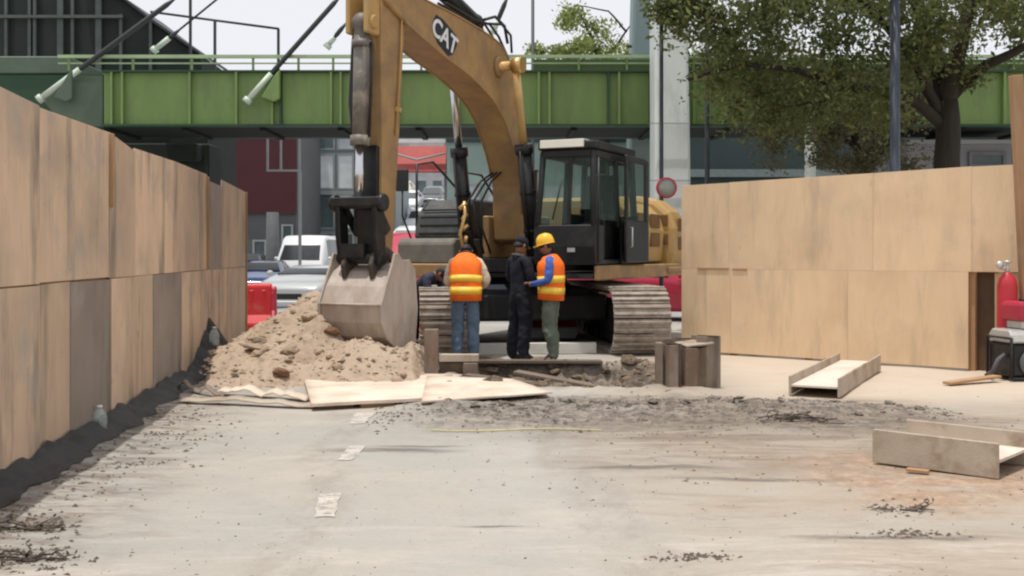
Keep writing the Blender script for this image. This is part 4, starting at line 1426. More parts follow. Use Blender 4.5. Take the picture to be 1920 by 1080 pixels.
# boom
def yz(pts, off=.8):
    return [(-(u + off), z) for u, z in pts]
inner = [(-.05, 1.72), (-.01, 2.1), (.05, 2.72), (.42, 3.32), (.79, 3.67), (1.28, 3.90), (1.94, 4.08), (2.54, 4.20), (3.37, 4.41), (4.0, 4.62)]
outer = [(4.06, 4.93), (3.09, 4.86), (2.3, 4.83), (1.53, 4.78), (1.05, 4.73), (.72, 4.66), (.47, 4.50), (.27, 4.25), (.05, 3.8), (-.2, 3.2), (-.44, 2.5), (-.58, 1.95), (-.5, 1.72), (-.25, 1.64)]
BW = .25
def spline(pts, k=4):
    q = [Vector((*p_, 0)) for p_ in pts]
    out = []
    for i in range(len(q) - 1):
        p0, p1, p2, p3 = q[max(i - 1, 0)], q[i], q[i + 1], q[min(i + 2, len(q) - 1)]
        for j in range(k):
            t = j / k
            v_ = .5 * (2 * p1 + (p2 - p0) * t + (2 * p0 - 5 * p1 + 4 * p2 - p3) * t * t + (3 * p1 - p0 - 3 * p2 + p3) * t ** 3)
            out.append((v_.x, v_.y))
    out.append(pts[-1])
    return out


inner, outer = spline(inner), spline(outer)
boom = MB().prism(yz(inner + outer), -BW, BW, 'x').build('boom', yellow, ex, bevel=.018)
for s in (-1, 1):
    # welded edge strip along both borders of the side plate
    for line in (inner[8:34], outer[4:34]):
        mb = MB().path([(s * (BW + .001), -(a[0] + .8), a[1]) for a in line], .014, 6)
        mb.build('weld_strip', yellow, boom)
# badge with lettering on the side the camera sees
ba = R(17)
bc = Vector((BW + .001, -(2.53 + .8), 4.46))
Mb = Matrix(((0, 0, 1), (math.cos(ba), math.sin(ba), 0), (-math.sin(ba), math.cos(ba), 0))).to_4x4()
mb = MB(); mb.T = Matrix.Translation(bc) @ Mb
mb.prism([(-.34, .05), (-.29, .18), (-.1, .21), (.3, .18), (.37, .06), (.30, -.12), (.18, -.2), (-.14, -.17), (-.30, -.08)], 0, .006, 'z')
badge = mb.build('badge', mat('badge black', (.022, .026, .032), .5, .1, 4, bump=0), boom)
cu = bpy.data.curves.new('letters', 'FONT')
cu.body = 'CAT'; cu.size = .36; cu.align_x = 'CENTER'; cu.align_y = 'CENTER'; cu.extrude = .003; cu.shear = .1; cu.offset = .008
to_ = bpy.data.objects.new('letters', cu)
COL.objects.link(to_)
bpy.context.view_layer.update()
lm = bpy.data.meshes.new_from_object(to_.evaluated_get(bpy.context.evaluated_depsgraph_get()))
bpy.data.objects.remove(to_)
lm.materials.clear(); lm.materials.append(mat('lettering white', (.75, .77, .78), .5, .05, 5, bump=0))
lo = bpy.data.objects.new('lettering', lm)
COL.objects.link(lo); lo.parent = badge
lo.matrix_local = Matrix.Translation(bc + Vector((.0085, 0, 0))) @ Mb
# pins and bosses
mb = MB()
mb.tube((-.62, -1.62, 4.32), (.62, -1.62, 4.32), .075, n=16)
mb.tube((.5, -1.62, 4.32), (.66, -1.62, 4.32), .12, n=16).tube((-.5, -1.62, 4.32), (-.66, -1.62, 4.32), .12, n=16)
mb.build('boom_pin', brass, ex)
mb = MB().tube((BW, -1.62, 4.32), (BW + .05, -1.62, 4.32), .17, .14, 20)
mb.build('boss', yellow, boom)
mb = MB()
mb.bb(-.38, -.27, -.9, .1, 1.42, 2.1).bb(.27, .38, -.9, .1, 1.42, 2.1).tube((-.42, -.42, 1.92), (.42, -.42, 1.92), .09, n=14)
mb.build('boom_foot_bracket', yellow, ex, bevel=.02)
# boom cylinders
for s in (-1, 1):
    a = Vector((s * .58, -1.0, 1.42)); b = Vector((s * .54, -1.62, 4.32))
    d = (b - a).normalized()
    L_ = (b - a).length
    mb = MB().tube(a, a + d * (L_ * .58), .115, n=18).tube(a + d * (L_ * .55), a + d * (L_ * .60), .14, n=18)
    mb.ball(a, .13, 14, 8)
    for k in (.14, .34):
        mb.tube(a + d * (L_ * k), a + d * (L_ * k + .06), .13, n=16)
    bcyl = mb.build('boom_cylinder', black, ex)
    MB().tube(a + d * (L_ * .60), b, .06, n=14).build('rod', chrome if s < 0 else yellow2, bcyl)
    MB().path([a + d * .2 + Vector((0, -.15, 0)), a + d * (L_ * .3) + Vector((0, -.18, 0)), a + d * (L_ * .56) + Vector((0, -.16, 0))], .022, 6).build('pipe', black, bcyl)
# stick cylinder and hoses on top of the boom
a, b = Vector((0, -(1.1 + .8), 4.95)), Vector((0, -(3.4 + .8), 5.5))
d = (b - a).normalized()
mb = MB().tube(a, a + d * 1.5, .12, n=16).ball(a, .14, 12, 8)
scy = mb.build('stick_cylinder', black, ex)
MB().tube(a + d * 1.5, b, .065, n=12).build('rod', chrome, scy)
mb = MB()
for i in range(4):
    x = .2 - i * .11
    mb.path([(x, -.25, 2.4), (x, -.5 - .02 * i, 3.2), (x, -.78, 3.9), (x, -1.12, 4.5), (x, -1.5, 4.80 + .02 * i), (x + .02, -1.85, 4.92 + .05 * i), (x, -2.3, 4.90), (x, -3.2, 4.96)], .02, 7)
mb.path([(.28, -1.35, 4.72), (.3, -1.5, 4.95), (.26, -1.75, 5.05), (.2, -2.0, 4.96)], .024, 7)
mb.path([(.28, -1.2, 4.6), (.32, -1.32, 4.84), (.3, -1.6, 4.96), (.22, -1.9, 4.92)], .02, 7)
mb.build('hydraulic_hose', black, boom)
rb = random.Random(3)
mb = MB()
for i in range(3):
    x = -.3 + .12 * i
    mb.path([(x, -1.25, 1.5), (x + rb.uniform(-.06, .06), -1.5, 1.9 + rb.uniform(-.1, .1)), (x + rb.uniform(-.05, .05), -1.52, 2.3), (x * .8, -1.25, 2.62), (x * .6, -.93, 2.78)], .018, 7)
mb.build('hydraulic_hose', black, ex)
mb = MB()
for i in range(5):
    mb.tube((-.42 + rb.uniform(-.03, .08), -1.5 - rb.uniform(0, .08), 1.5 + i * .17), (-.38 + rb.uniform(-.03, .08), -1.52, 1.6 + i * .17), .035, n=8)
mb.path([(-.36, -1.55, 1.5), (-.42, -1.58, 1.8), (-.34, -1.56, 2.1), (-.38, -1.52, 2.3)], .028, 8)
mb.build('brass_fitting', brass, ex)
# stick
SW = .19
sp_ = [(3.40, 5.2), (3.95, 5.25), (4.03, 4.7), (4.03, 3.9), (4.0, 2.9), (4.02, 1.75), (4.02, 1.42), (3.90, 1.34), (3.78, 1.42), (3.72, 1.9), (3.6, 3.0), (3.48, 4.3), (3.42, 4.8)]
stick = MB().prism(yz(sp_), -SW, SW, 'x').build('stick', yellow, ex, bevel=.015)
gp_ = [(4.055, 2.85), (4.07, 1.72), (4.0, 1.70), (3.70, 1.72), (3.60, 2.45), (3.62, 2.72)]
MB().prism(yz(gp_), -SW - .012, SW - .05, 'x').build('lower_plate', black, stick, bevel=.008)  # thin black plate over the front of the lower stick
mb = MB()
mb.path([(SW + .02, -(3.55 + .8), 5.1), (SW + .03, -(3.62 + .8), 4.0), (SW + .02, -(3.72 + .8), 3.0)], .014, 6)
mb.bb(SW, SW + .03, -(3.72 + .8), -(3.60 + .8), 3.3, 3.36)
mb.build('grease_line', yellow2, stick)
mb = MB()
mb.bb(-.16, -.10, -(4.32 + .8), -(3.97 + .8), 4.2, 4.75).bb(.10, .16, -(4.32 + .8), -(3.97 + .8), 4.2, 4.75)
mb.tube((-.2, -(4.18 + .8), 4.35), (.2, -(4.18 + .8), 4.35), .09, n=14)
mb.build('cylinder_bracket', yellow2, stick, bevel=.02)
a, b = Vector((0, -(4.18 + .8), 4.35)), Vector((0, -(4.25 + .8), 2.12))
d = (b - a).normalized()
mb = MB().tube(a, a + d * 1.48, .098, n=20).tube(a + d * .22, a + d * .3, .125, n=20).tube(a + d * 1.40, a + d * 1.52, .122, n=20).ball(a, .13, 14, 8)
bcy = mb.build('bucket_cylinder', cylgrey, ex)
MB().tube(a + d * 1.5, b, .055, n=16).build('rod', chrome, bcy)
mb = MB().path([a + d * .25 + Vector((.14, 0, 0)), a + d * .7 + Vector((.15, 0, 0)), a + d * 1.42 + Vector((.13, 0, 0))], .02, 7)
mb.build('pipe', black, bcy)
mb = MB()
for i in range(3):
    x = -.24 - .03 * i
    mb.path([(x, -(3.7 + .8), 5.2), (x - .02, -(3.9 + .8), 4.2), (x, -(4.0 + .8), 3.4), (-.14, -(4.15 + .8), 2.9)], .018, 6)
mb.build('hydraulic_hose', black, stick)
# linkage between stick and bucket
mb = MB()
mb.tube((-.36, -(4.25 + .8), 2.12), (.36, -(4.25 + .8), 2.12), .075, n=16)
mb.tube((-.38, -(4.25 + .8), 2.12), (-.31, -(4.25 + .8), 2.12), .11, n=16).tube((.31, -(4.25 + .8), 2.12), (.38, -(4.25 + .8), 2.12), .11, n=16)
mb.bb(-.36, .36, -(4.36 + .8), -(4.15 + .8), 2.08, 2.19)
lk = mb.build('bucket_linkage', black, ex, bevel=.012)
for s in (-1, 1):
    MB().prism(yz([(4.16, 2.2), (4.34, 2.16), (4.32, 1.7), (4.26, 1.36), (4.10, 1.36), (4.12, 1.8)]), s * .27 - .035, s * .27 + .035, 'x').build('power_link', black, lk, bevel=.012)
    MB().prism(yz([(4.2, 2.2), (4.3, 2.05), (3.98, 1.72), (3.86, 1.8)]), s * .235 - .025, s * .235 + .0, 'x').build('side_link', black, lk, bevel=.012)
mb = MB().bb(-.24, .1, -(4.30 + .8), -(4.2 + .8), 1.45, 1.62).bb(-.05, .24, -(4.2 + .8), -(4.1 + .8), 1.42, 2.05)
mb.tube((-.33, -(4.19 + .8), 1.44), (.33, -(4.19 + .8), 1.44), .07, n=14)
mb.build('cross_tube', black, lk)
# bucket
HB = .43
shell = [(3.72, 1.40), (4.0, 1.37), (4.18, 1.28), (4.34, 1.10), (4.45, .88), (4.42, .66), (4.31, .48), (4.14, .37), (3.95, .33), (3.72, .36)]
inn = [(3.72, .385), (3.95, .36), (4.13, .40), (4.28, .50), (4.385, .67), (4.415, .87), (4.31, 1.08), (4.16, 1.25), (3.99, 1.34), (3.72, 1.37)]
bucket = MB().prism(yz(shell + inn), -HB, HB, 'x').build('bucket', bucket_m, ex, bevel=.006)
sidep = [(3.66, 1.30), (3.80, 1.42), (3.98, 1.42), (4.06, 1.50), (4.16, 1.50), (4.22, 1.36), (4.36, 1.11), (4.472, .885), (4.445, .65), (4.33, .46), (4.15, .345), (3.95, .305), (3.66, .33), (3.60, .8)]
for s in (-1, 1):
    MB().prism(yz(sidep), s * (HB + .002), s * (HB + .032), 'x').build('side_plate', bucket_m, bucket, bevel=.006)
mb = MB()
for x in (-.2, .2):
    mb.prism(yz([(3.78, 1.38), (3.8, 1.52), (3.95, 1.58), (4.25, 1.50), (4.32, 1.36), (4.28, 1.18), (4.15, 1.28), (4.0, 1.36)]), x - .03, x + .03, 'x')
mb.tube((-.27, -(3.9 + .8), 1.47), (.27, -(3.9 + .8), 1.47), .06, n=14)
mb.build('ear', mat('ear steel', (.07, .055, .045), .7, .2, 5), bucket, bevel=.01)
MB().tube((-.36, -(3.9 + .8), 1.5), (-.27, -(3.9 + .8), 1.5), .10, n=16).build('boss', rust, bucket, bevel=.01)
for z_, u_ in ((.88, 4.45),):
    mb = MB().tube((-HB, -(u_ + .8), z_), (HB, -(u_ + .8), z_), .016, n=8)
    mb.build('wear_strip', bucket_m, bucket)
for k in range(4):
    x = -HB + .11 + k * (2 * HB - .22) / 3
    MB().prism([(-(3.74 + .8), .30), (-(3.74 + .8), .42), (-(3.45 + .8), .40), (-(3.42 + .8), .37)], x - .06, x + .06, 'x').build('tooth', steel_m, bucket, bevel=.01)

# ------------------------------------------------------------------ sand pile and its clods
pk = Vector((-2.47, 14.1, 1.14))
def pile_h(x, y):
    d1 = math.hypot((x - pk.x) * (1.0 if x < pk.x else 1.05), (y - pk.y) * (.92 if y < pk.y else .8))
    h1 = pk.z - d1 * .72
    if d1 < .35:
        h1 = pk.z - .72 * (.5 * d1 * d1 / .35 + .175)
    d2 = math.hypot((x + 2.9) * .8, (y - 13.1) * 1.0)
    h2 = .54 - d2 * .42
    d3 = math.hypot((x + 1.75) * .72, (y - 12.75) * 1.15)
    h3 = .50 - d3 * .47
    d5 = math.hypot((x + 1.22) * 1.1, (y - 13.05) * 1.1)
    h5 = .42 - d5 * .6
    d4 = math.hypot((x + 2.05) * 1.0, (y - 14.3) * 1.0)
    h4 = .8 - d4 * .7
    d6 = math.hypot((x + 2.36) * 1.0, (y - 13.15) * .9)
    h6 = .72 - d6 * .85
    h = max(h1, h2, h3, h4, h5, h6)
    # hollow where the bucket sits
    bxy = math.hypot((x + 1.74) * 1.0, (y - 13.55) * 1.0)
    h = min(h, .40 + max(0, bxy - .48) * 1.6)
    # cut off beside the shoring beam on the right
    h = min(h, 2.2 * max(0, -1.05 - x) + .0 if x > -1.6 else 9)
    n = .10 * fbm(x * 1.9, y * 1.9, 4, 4) + .035 * fbm(x * 7, y * 7, 2, 3) + .02 * abs(fbm(x * 17, y * 17, 6, 2))
    if h > -.12:
        h += n * .85 * min(1, (h + .12) * 5)
    return h


mb = MB()
px0, px1, py0, py1, st_ = -4.0, -.9, 11.75, 16.0, .038
nxp, nyp = int((px1 - px0) / st_), int((py1 - py0) / st_)
gv = [[None] * nxp for _ in range(nyp)]
for j in range(nyp):
    for i in range(nxp):
        x, y = px0 + i * st_, py0 + j * st_
        if x < LF_X(y) + .30:
            h = -.05
        else:
            h = pile_h(x, y)
        gv[j][i] = (x, y, h)
vv = {}
for j in range(nyp - 1):
    for i in range(nxp - 1):
        q = [(j, i), (j, i + 1), (j + 1, i + 1), (j + 1, i)]
        if max(gv[a][b][2] for a, b in q) < -.04:
            continue
        f = []
        for a, b in q:
            if (a, b) not in vv:
                p_ = gv[a][b]
                vv[(a, b)] = mb.v((p_[0], p_[1], max(p_[2], -.06)))
            f.append(vv[(a, b)])
        mb._face(f, True)
tag(mb.build('sand_pile', sand_m), 'heap of loose tan sandy soil under the excavator bucket', 'soil pile')


def rock_mesh(name, m, seed, jag=.35):
    rr = random.Random(seed)
    bm = bmesh.new()
    bmesh.ops.create_icosphere(bm, subdivisions=2, radius=1)
    for v_ in bm.verts:
        n = fbm(v_.co.x * 1.3 + seed * 7, v_.co.y * 1.3, v_.co.z * 1.3, 3)
        v_.co *= 1 + jag * n
        v_.co.z *= .68
        if v_.co.z < -.42: v_.co.z = -.42
    me = bpy.data.meshes.new(name)
    bm.to_mesh(me); bm.free()
    me.materials.append(m)
    return me


clods = [rock_mesh('soil_clod', clod_m, k) for k in range(5)]
rc = random.Random(21)
CG = 'clods of soil on the sand heap'
first = None
for i in range(64):
    for _ in range(40):
        if i < 44:
            x, y = rc.uniform(-3.5, -1.2), rc.uniform(11.95, 13.4)
        else:
            x, y = rc.uniform(-3.3, -2.1), rc.uniform(12.6, 14.2)
        h = pile_h(x, y)
        if h > .01: break
    s = rc.choice([.025, .03, .035, .04, .05, .07]) * rc.uniform(.75, 1.3)
    o = new_obj('soil_clod', clods[i % 5], None, (x, y, h + s * .2), (rc.uniform(-.4, .4), rc.uniform(-.4, .4), rc.uniform(0, 6)), (s * rc.uniform(.8, 1.5), s, s * rc.uniform(.8, 1.2)))
    tag(o, 'lump of tan soil lying on the sand heap', 'clod', CG)
for (px, py, sx, lb) in ((482, 676, .16, 'long flat broken slab on the sand heap'), (527, 712, .10, 'dark brown lump at the front foot of the sand heap'), (622, 643, .10, 'dark lump on the sand heap just left of the bucket')):
    Y = 12.7 if py < 690 else 12.1
    if py < 650: Y = 13.0
    q = P(px, py, Y)
    o = new_obj('soil_clod', rock_mesh('soil_clod', clod_m if px < 500 else rust, px), None, (q.x, Y, pile_h(q.x, Y) + .03), (0, .2, .3), (sx, sx * .7, sx * (.45 if px < 500 else .9)))
    tag(o, lb, 'clod')

# crumbs and stones too small to pick out
def crumbs(name, m, label, n, place, s0, s1, seed):
    rr = random.Random(seed)
    base = [((1, 0, 0), (-.5, .8, 0), (-.4, -.9, 0), (.1, .1, 1)), ((1.2, .3, 0), (-.6, .9, 0), (-.8, -.6, 0), (-.1, 0, .7)), ((.9, -.4, 0), (.2, 1, 0), (-1, -.2, 0), (.2, .1, .9))]
    V, Fc = [], []
    for _ in range(n):
        p_ = place(rr)
        if p_ is None: continue
        x, y, z, k = p_
        s = rr.uniform(s0, s1) * k * (rr.random() ** 1.2 + .4)
        a = rr.uniform(0, 6.28)
        ca, sa = math.cos(a), math.sin(a)
        st2 = rr.uniform(.7, 1.8)
        b0 = len(V)
        for (u, v_, w_) in rr.choice(base):
            u *= st2
            V.append((x + s * (u * ca - v_ * sa), y + s * (u * sa + v_ * ca), z + s * w_ * .8 - .003))
        Fc += [(b0, b0 + 1, b0 + 3), (b0 + 1, b0 + 2, b0 + 3), (b0 + 2, b0, b0 + 3), (b0, b0 + 2, b0 + 1)]
    me = bpy.data.meshes.new(name)
    me.from_pydata(V, [], Fc)
    me.materials.append(m)
    o = bpy.data.objects.new(name, me)
    COL.objects.link(o)
    return tag(o, label, kind='stuff')


def pl_pile(rr):
    x, y = rr.uniform(-3.9, -1.0), rr.uniform(11.7, 14.6)
    if x < LF_X(y) + .2: return None
    h = pile_h(x, y)
    if h < -.02:
        if rr.random() > .3: return None
        h = gz(x, y)
    return x, y, h, 1
crumbs('soil_crumbs', clod_m, 'small crumbs of soil over the sand heap', 2600, pl_pile, .012, .035, 2)


def pl_band(rr):
    x = rr.uniform(-1.3, 4.2)
    y = rr.gauss(10.2, .5)
    if x > 3.3 and y > 10.4: return None
    d = .5 + fbm(x * 2, y * 2, 3)
    if rr.random() > .35 + .6 * d: return None
    return x, y, gz(x, y), 1
crumbs('asphalt_rubble', asph_m, 'crushed asphalt rubble strewn across the road', 5200, pl_band, .008, .026, 4)


def pl_left(rr):
    y = rr.uniform(4.6, 12.5)
    x = LF_X(y) + .25 + abs(rr.gauss(0, .35))
    if rr.random() > .45 + fbm(x * 2.5, y * 2.5, 3): return None
    return x, y, gz(x, y), 1
crumbs('debris', chip_m, 'dark chips and leaves along the left hoarding', 1100, pl_left, .008, .024, 5)


def pl_road(rr):
    y = 4.7 + rr.random() ** 1.5 * 7
    x = rr.uniform(-.5, .56) * y
    if x < LF_X(y) + .2: return None
    return x, y, gz(x, y), 1
crumbs('pebbles', asph_m, 'scattered small pebbles on the dusty road', 2600, pl_road, .003, .011, 6)


def pl_trench(rr):
    x, y = rr.uniform(-.5, 1.85), rr.uniform(11.9, 14.4)
    return x, y, gz(x, y), 1
crumbs('trench_rubble', earth_m, 'loose earth and stones in the open trench', 1900, pl_trench, .015, .05, 7)

chunks = [rock_mesh('asphalt_chunk', asph_m, 30 + k, .5) for k in range(4)]
AG = 'chunks of broken asphalt across the road'
for i in range(46):
    x, y = rc.uniform(-.9, 3.9), rc.gauss(10.3, .28)
    s = rc.uniform(.022, .05)
    o = new_obj('asphalt_chunk', chunks[i % 4], None, (x, y, gz(x, y) + s * .25), (rc.uniform(-.3, .3), rc.uniform(-.3, .3), rc.uniform(0, 6)), (s * rc.uniform(.9, 1.6), s, s * .6))
    tag(o, 'grey chunk of broken asphalt in the rubble band', 'rubble', AG)
earths = [rock_mesh('earth_lump', earth_m, 50 + k, .5) for k in range(5)]
TG = 'lumps of earth around the trench'
for i in range(40):
    x, y = (rc.uniform(-.5, 1.7), rc.choice([rc.uniform(11.9, 12.4), rc.uniform(12.3, 14.2), rc.uniform(14.1, 14.4)]))
    s = rc.uniform(.05, .13)
    o = new_obj('earth_lump', earths[i % 5], None, (x, y, gz(x, y) + s * .2), (rc.uniform(-.3, .3), rc.uniform(-.3, .3), rc.uniform(0, 6)), (s * rc.uniform(.9, 1.6), s, s * .8))
    tag(o, 'brown lump of earth in or beside the open trench', 'clod', TG)

# ------------------------------------------------------------------ plates, beams and shoring
def slab(name, label, cat, corners, th, m, lift=0.0, bend=0.0):
    """a real plate: corners (x, y, z of its underside), bowed a little"""
    a, b, c, d = [Vector(p) for p in corners]
    mb = MB()
    n = 10
    top, bot = [], []
    for i in range(n + 1):
        rt, rb_ = [], []
        for j in range(n + 1):
            s, t = i / n, j / n
            p_ = (a * (1 - s) + b * s) * (1 - t) + (d * (1 - s) + c * s) * t
            zz = p_.z + lift + bend * math.sin(PI * s) * (1 - t) + .006 * fbm(p_.x * 2, p_.y * 2, 3)
            rt.append(mb.v((p_.x, p_.y, zz + th))); rb_.append(mb.v((p_.x, p_.y, zz)))
        top.append(rt); bot.append(rb_)
    for i in range(n):
        for j in range(n):
            mb._face([top[i][j], top[i + 1][j], top[i + 1][j + 1], top[i][j + 1]], True)
            mb._face([bot[i][j], bot[i][j + 1], bot[i + 1][j + 1], bot[i + 1][j]], True)
    for i in range(n):
        mb._face([bot[i][0], bot[i + 1][0], top[i + 1][0], top[i][0]]); mb._face([bot[i + 1][n], bot[i][n], top[i][n], top[i + 1][n]])
        mb._face([bot[0][i + 1], bot[0][i], top[0][i], top[0][i + 1]]); mb._face([bot[n][i], bot[n][i + 1], top[n][i + 1], top[n][i]])
    return tag(mb.build(name, m), label, cat)


def gpz(x, y, z):
    q = G(x, y, z)
    return (q.x, q.y, z)


slab('steel_plate', 'large dusty pale plate lying on the road before the sand heap', 'plate',
     [gpz(584, 763, .045), gpz(800, 752, .05), gpz(868, 706, .02), gpz(566, 702, .03)], .03, plate_m)
slab('steel_plate', 'tapering second plate reaching right toward the trench', 'plate',
     [gpz(790, 756, .085), gpz(1036, 738, .05), gpz(960, 712, .03), gpz(800, 707, .055)], .016, plate_m)
mb = MB()
for (u0, u1) in ((590, 660), (672, 735)):
    a, b = G(u0, 768), G(u1, 765)
    mb.box(((a + b) / 2) + Vector((0, .12, .02)), ((b - a).length, .09, .05), (0, 0, math.atan2((b - a).y, (b - a).x)))
tag(mb.build('wood_block', timber, bevel=.004), 'short wooden packing under the front edge of the plate', 'timber')

# bent strips of sheet at the left of the plate
def ribbon(name, label, pts, wd, th, m):
    mb = MB()
    rings = []
    for i, p_ in enumerate(pts):
        p_ = Vector(p_)
        rings.append([p_ + Vector((0, -wd / 2, 0)), p_ + Vector((0, wd / 2, .02)), p_ + Vector((0, wd / 2, .02 + th)), p_ + Vector((0, -wd / 2, th))])
    mb.loft(rings, True)
    return tag(mb.build(name, m), label, 'sheet')


def bent(x0, x1, y0, y1, amp, seed, n=26):
    pts = []
    for i in range(n):
        t = i / (n - 1)
        q = G(x0 + (x1 - x0) * t, y0 + (y1 - y0) * t)
        pts.append((q.x, q.y, gz(q.x, q.y) + .015 + amp * max(0, .4 + fbm(t * 4, seed, 2, 3)) * math.sin(PI * min(1, t * 1.02)) ** .5))
    return pts


ribbon('bent_sheet', 'buckled strip of sheet curling up left of the pale plate', bent(405, 578, 742, 752, .10, 2.2), .22, .012, plate_m)
ribbon('bent_sheet', 'thin wavy grey strip lying left of the plate in front', bent(340, 590, 758, 766, .05, 5.1), .14, .01, steel_pale)
ribbon('bent_sheet', 'short twisted strip beside the black plastic', bent(330, 420, 735, 750, .09, 7.3), .10, .01, steel_m)


def hbeam(name, label, near_l, near_r, length, yaw, wf, hf, m, wm):
    """H section lying with its web level: near end centre between two ground points, running away along yaw"""
    c = (near_l + near_r) / 2
    t = thing(name, label, 'steel beam', (c.x, c.y, 0), yaw)
    zb = .012
    for s in (-1, 1):
        MB().bb(s * wf / 2 - .012, s * wf / 2 + .012, 0, length, zb, zb + hf).build('flange', m, t, bevel=.004)
    MB().bb(-wf / 2 + .0125, wf / 2 - .0125, 0, length, zb + hf * .44, zb + hf * .44 + .02).build('web', wm, t)
    return t


a, b = G(1484, 746), G(1568, 744)
hb = hbeam('steel_beam', 'open steel beam lying before the right hoarding, dark end toward us', a, b, 2.9, R(-27), .50, .20, steel_pale, web_m)
a = G(1872, 902)
d = (G(1655, 872) - a); d.z = 0
yaw = math.atan2(d.y, d.x) - PI / 2
off = Vector((math.cos(yaw), math.sin(yaw), 0)) * .62
hbeam('steel_beam', 'long steel beam with a pale web at the bottom right of the road', a, a + off, .86, yaw, .6, .235, steel_pale, web_m)


# shoring: sheet piles on both sides of the trench
def pile_section(parent, x, y, w_, h, z0, rz, dep=.14, m=steel_m):
    mb = MB()
    th = .016
    prof = [(-w_ / 2, 0), (-w_ * .3, 0), (-w_ * .18, -dep), (w_ * .18, -dep), (w_ * .3, 0), (w_ / 2, 0)]
    pr2 = [(a_, b_ + th) for a_, b_ in prof[::-1]]
    mb.prism(prof + pr2, z0, h, 'z')
    return mb.build('sheet_pile', m, parent, (x, y, 0), (0, 0, rz), bevel=.003)


q = G(1285, 730)
sh = thing('sheet_piling', 'cluster of rusty grey sheet piles standing at the right end of the trench', 'sheet piling', (q.x, q.y, 0))
for (x, y, w_, h, rz) in ((-.16, .0, .26, .50, .1), (.06, .06, .36, .46, -.05), (.26, .2, .34, .58, -.5), (.02, .42, .4, .53, .3)):
    pile_section(sh, x, y, w_, h, -.6, rz)
MB().bb(-.33, -.255, -.06, .06, -.6, .52).build('end_post', steel_m, sh, bevel=.006)
MB().box((.12, .12, .50), (.34, .3, .02), (R(4), R(-5), .3)).build('cap_plate', steel_pale, sh, bevel=.003)
q = G(845, 712)
s2 = thing('trench_brace', 'dark steel shoring frame between the sand heap and the man in orange', 'shoring frame', (q.x, 12.95, 0))
ox = q.x
def lx(x, Y=12.95): return (x - CX) / F * Y - ox
MB().bb(lx(796), lx(822), -.05, .05, -.5, P(0, 617, 12.95).z).build('upright', steel_m, s2, bevel=.006)
MB().bb(lx(823), lx(898), -.03, .08, P(0, 678, 12.95).z, P(0, 664, 12.95).z).build('top_beam', steel_pale, s2, bevel=.006)
MB().bb(lx(823), lx(868), .0, .03, -.1, P(0, 680, 12.95).z).build('plate', mat('rusty plate', (.075, .05, .035), .85, .3, 4, dirt=(.16, .13, .06), dirt_amt=.4), s2, bevel=.004)
MB().bb(lx(869), lx(896), -.05, .06, -.5, P(0, 680, 12.95).z).build('upright', steel_m, s2, bevel=.006)
MB().box((lx(850), .3, P(0, 676, 12.95).z), (.5, .5, .03), (R(5), R(3), .2)).build('cover_plate', olive, s2, bevel=.004)
# planks and pipes over the trench
def plank(name, label, a, b, w_, th, m, roll=0):
    a, b = Vector(a), Vector(b)
    mb = MB().bb(0, (b - a).length, -w_ / 2, w_ / 2, -th, 0)
    o = mb.build(name, m, None, a, (roll, -math.asin((b - a).z / (b - a).length), math.atan2((b - a).y, (b - a).x)), bevel=.004)
    return tag(o, label, 'plank' if 'plank' in name else 'beam')
plank('wood_plank', 'grey plank laid along the far edge of the trench', (-.45, 14.15, .09), (1.2, 14.28, .07), .2, .04, dark_ply)
plank('wood_plank', 'broken brown plank slanting down into the trench', (.05, 13.3, .04), (1.35, 12.8, -.14), .2, .035, dark_ply)
plank('wood_plank', 'short plank end at the left lip of the trench', (-.55, 12.75, .06), (.25, 12.45, .0), .16, .03, dark_ply)
plank('concrete_kerb_beam', 'long pale concrete beam on the ground between the tracks', (-.72, 15.8, .16), (1.25, 15.95, .17), .16, .16, kerb_m)

# thin yellow rope on the ground
pts = []
for i in range(40):
    t = i / 39
    q = G(808 + 320 * t, 808 + 1.5 * math.sin(t * 7) - 3 * t)
    pts.append((q.x, q.y + .02 * fbm(t * 12, 1), gz(q.x, q.y) + .012))
tag(MB().path(pts, .006, 5).build('yellow_rope', mat('yellow rope', (.58, .54, .26), .8, .2, 9)), 'thin faded yellow rope lying along the rubble', 'rope')
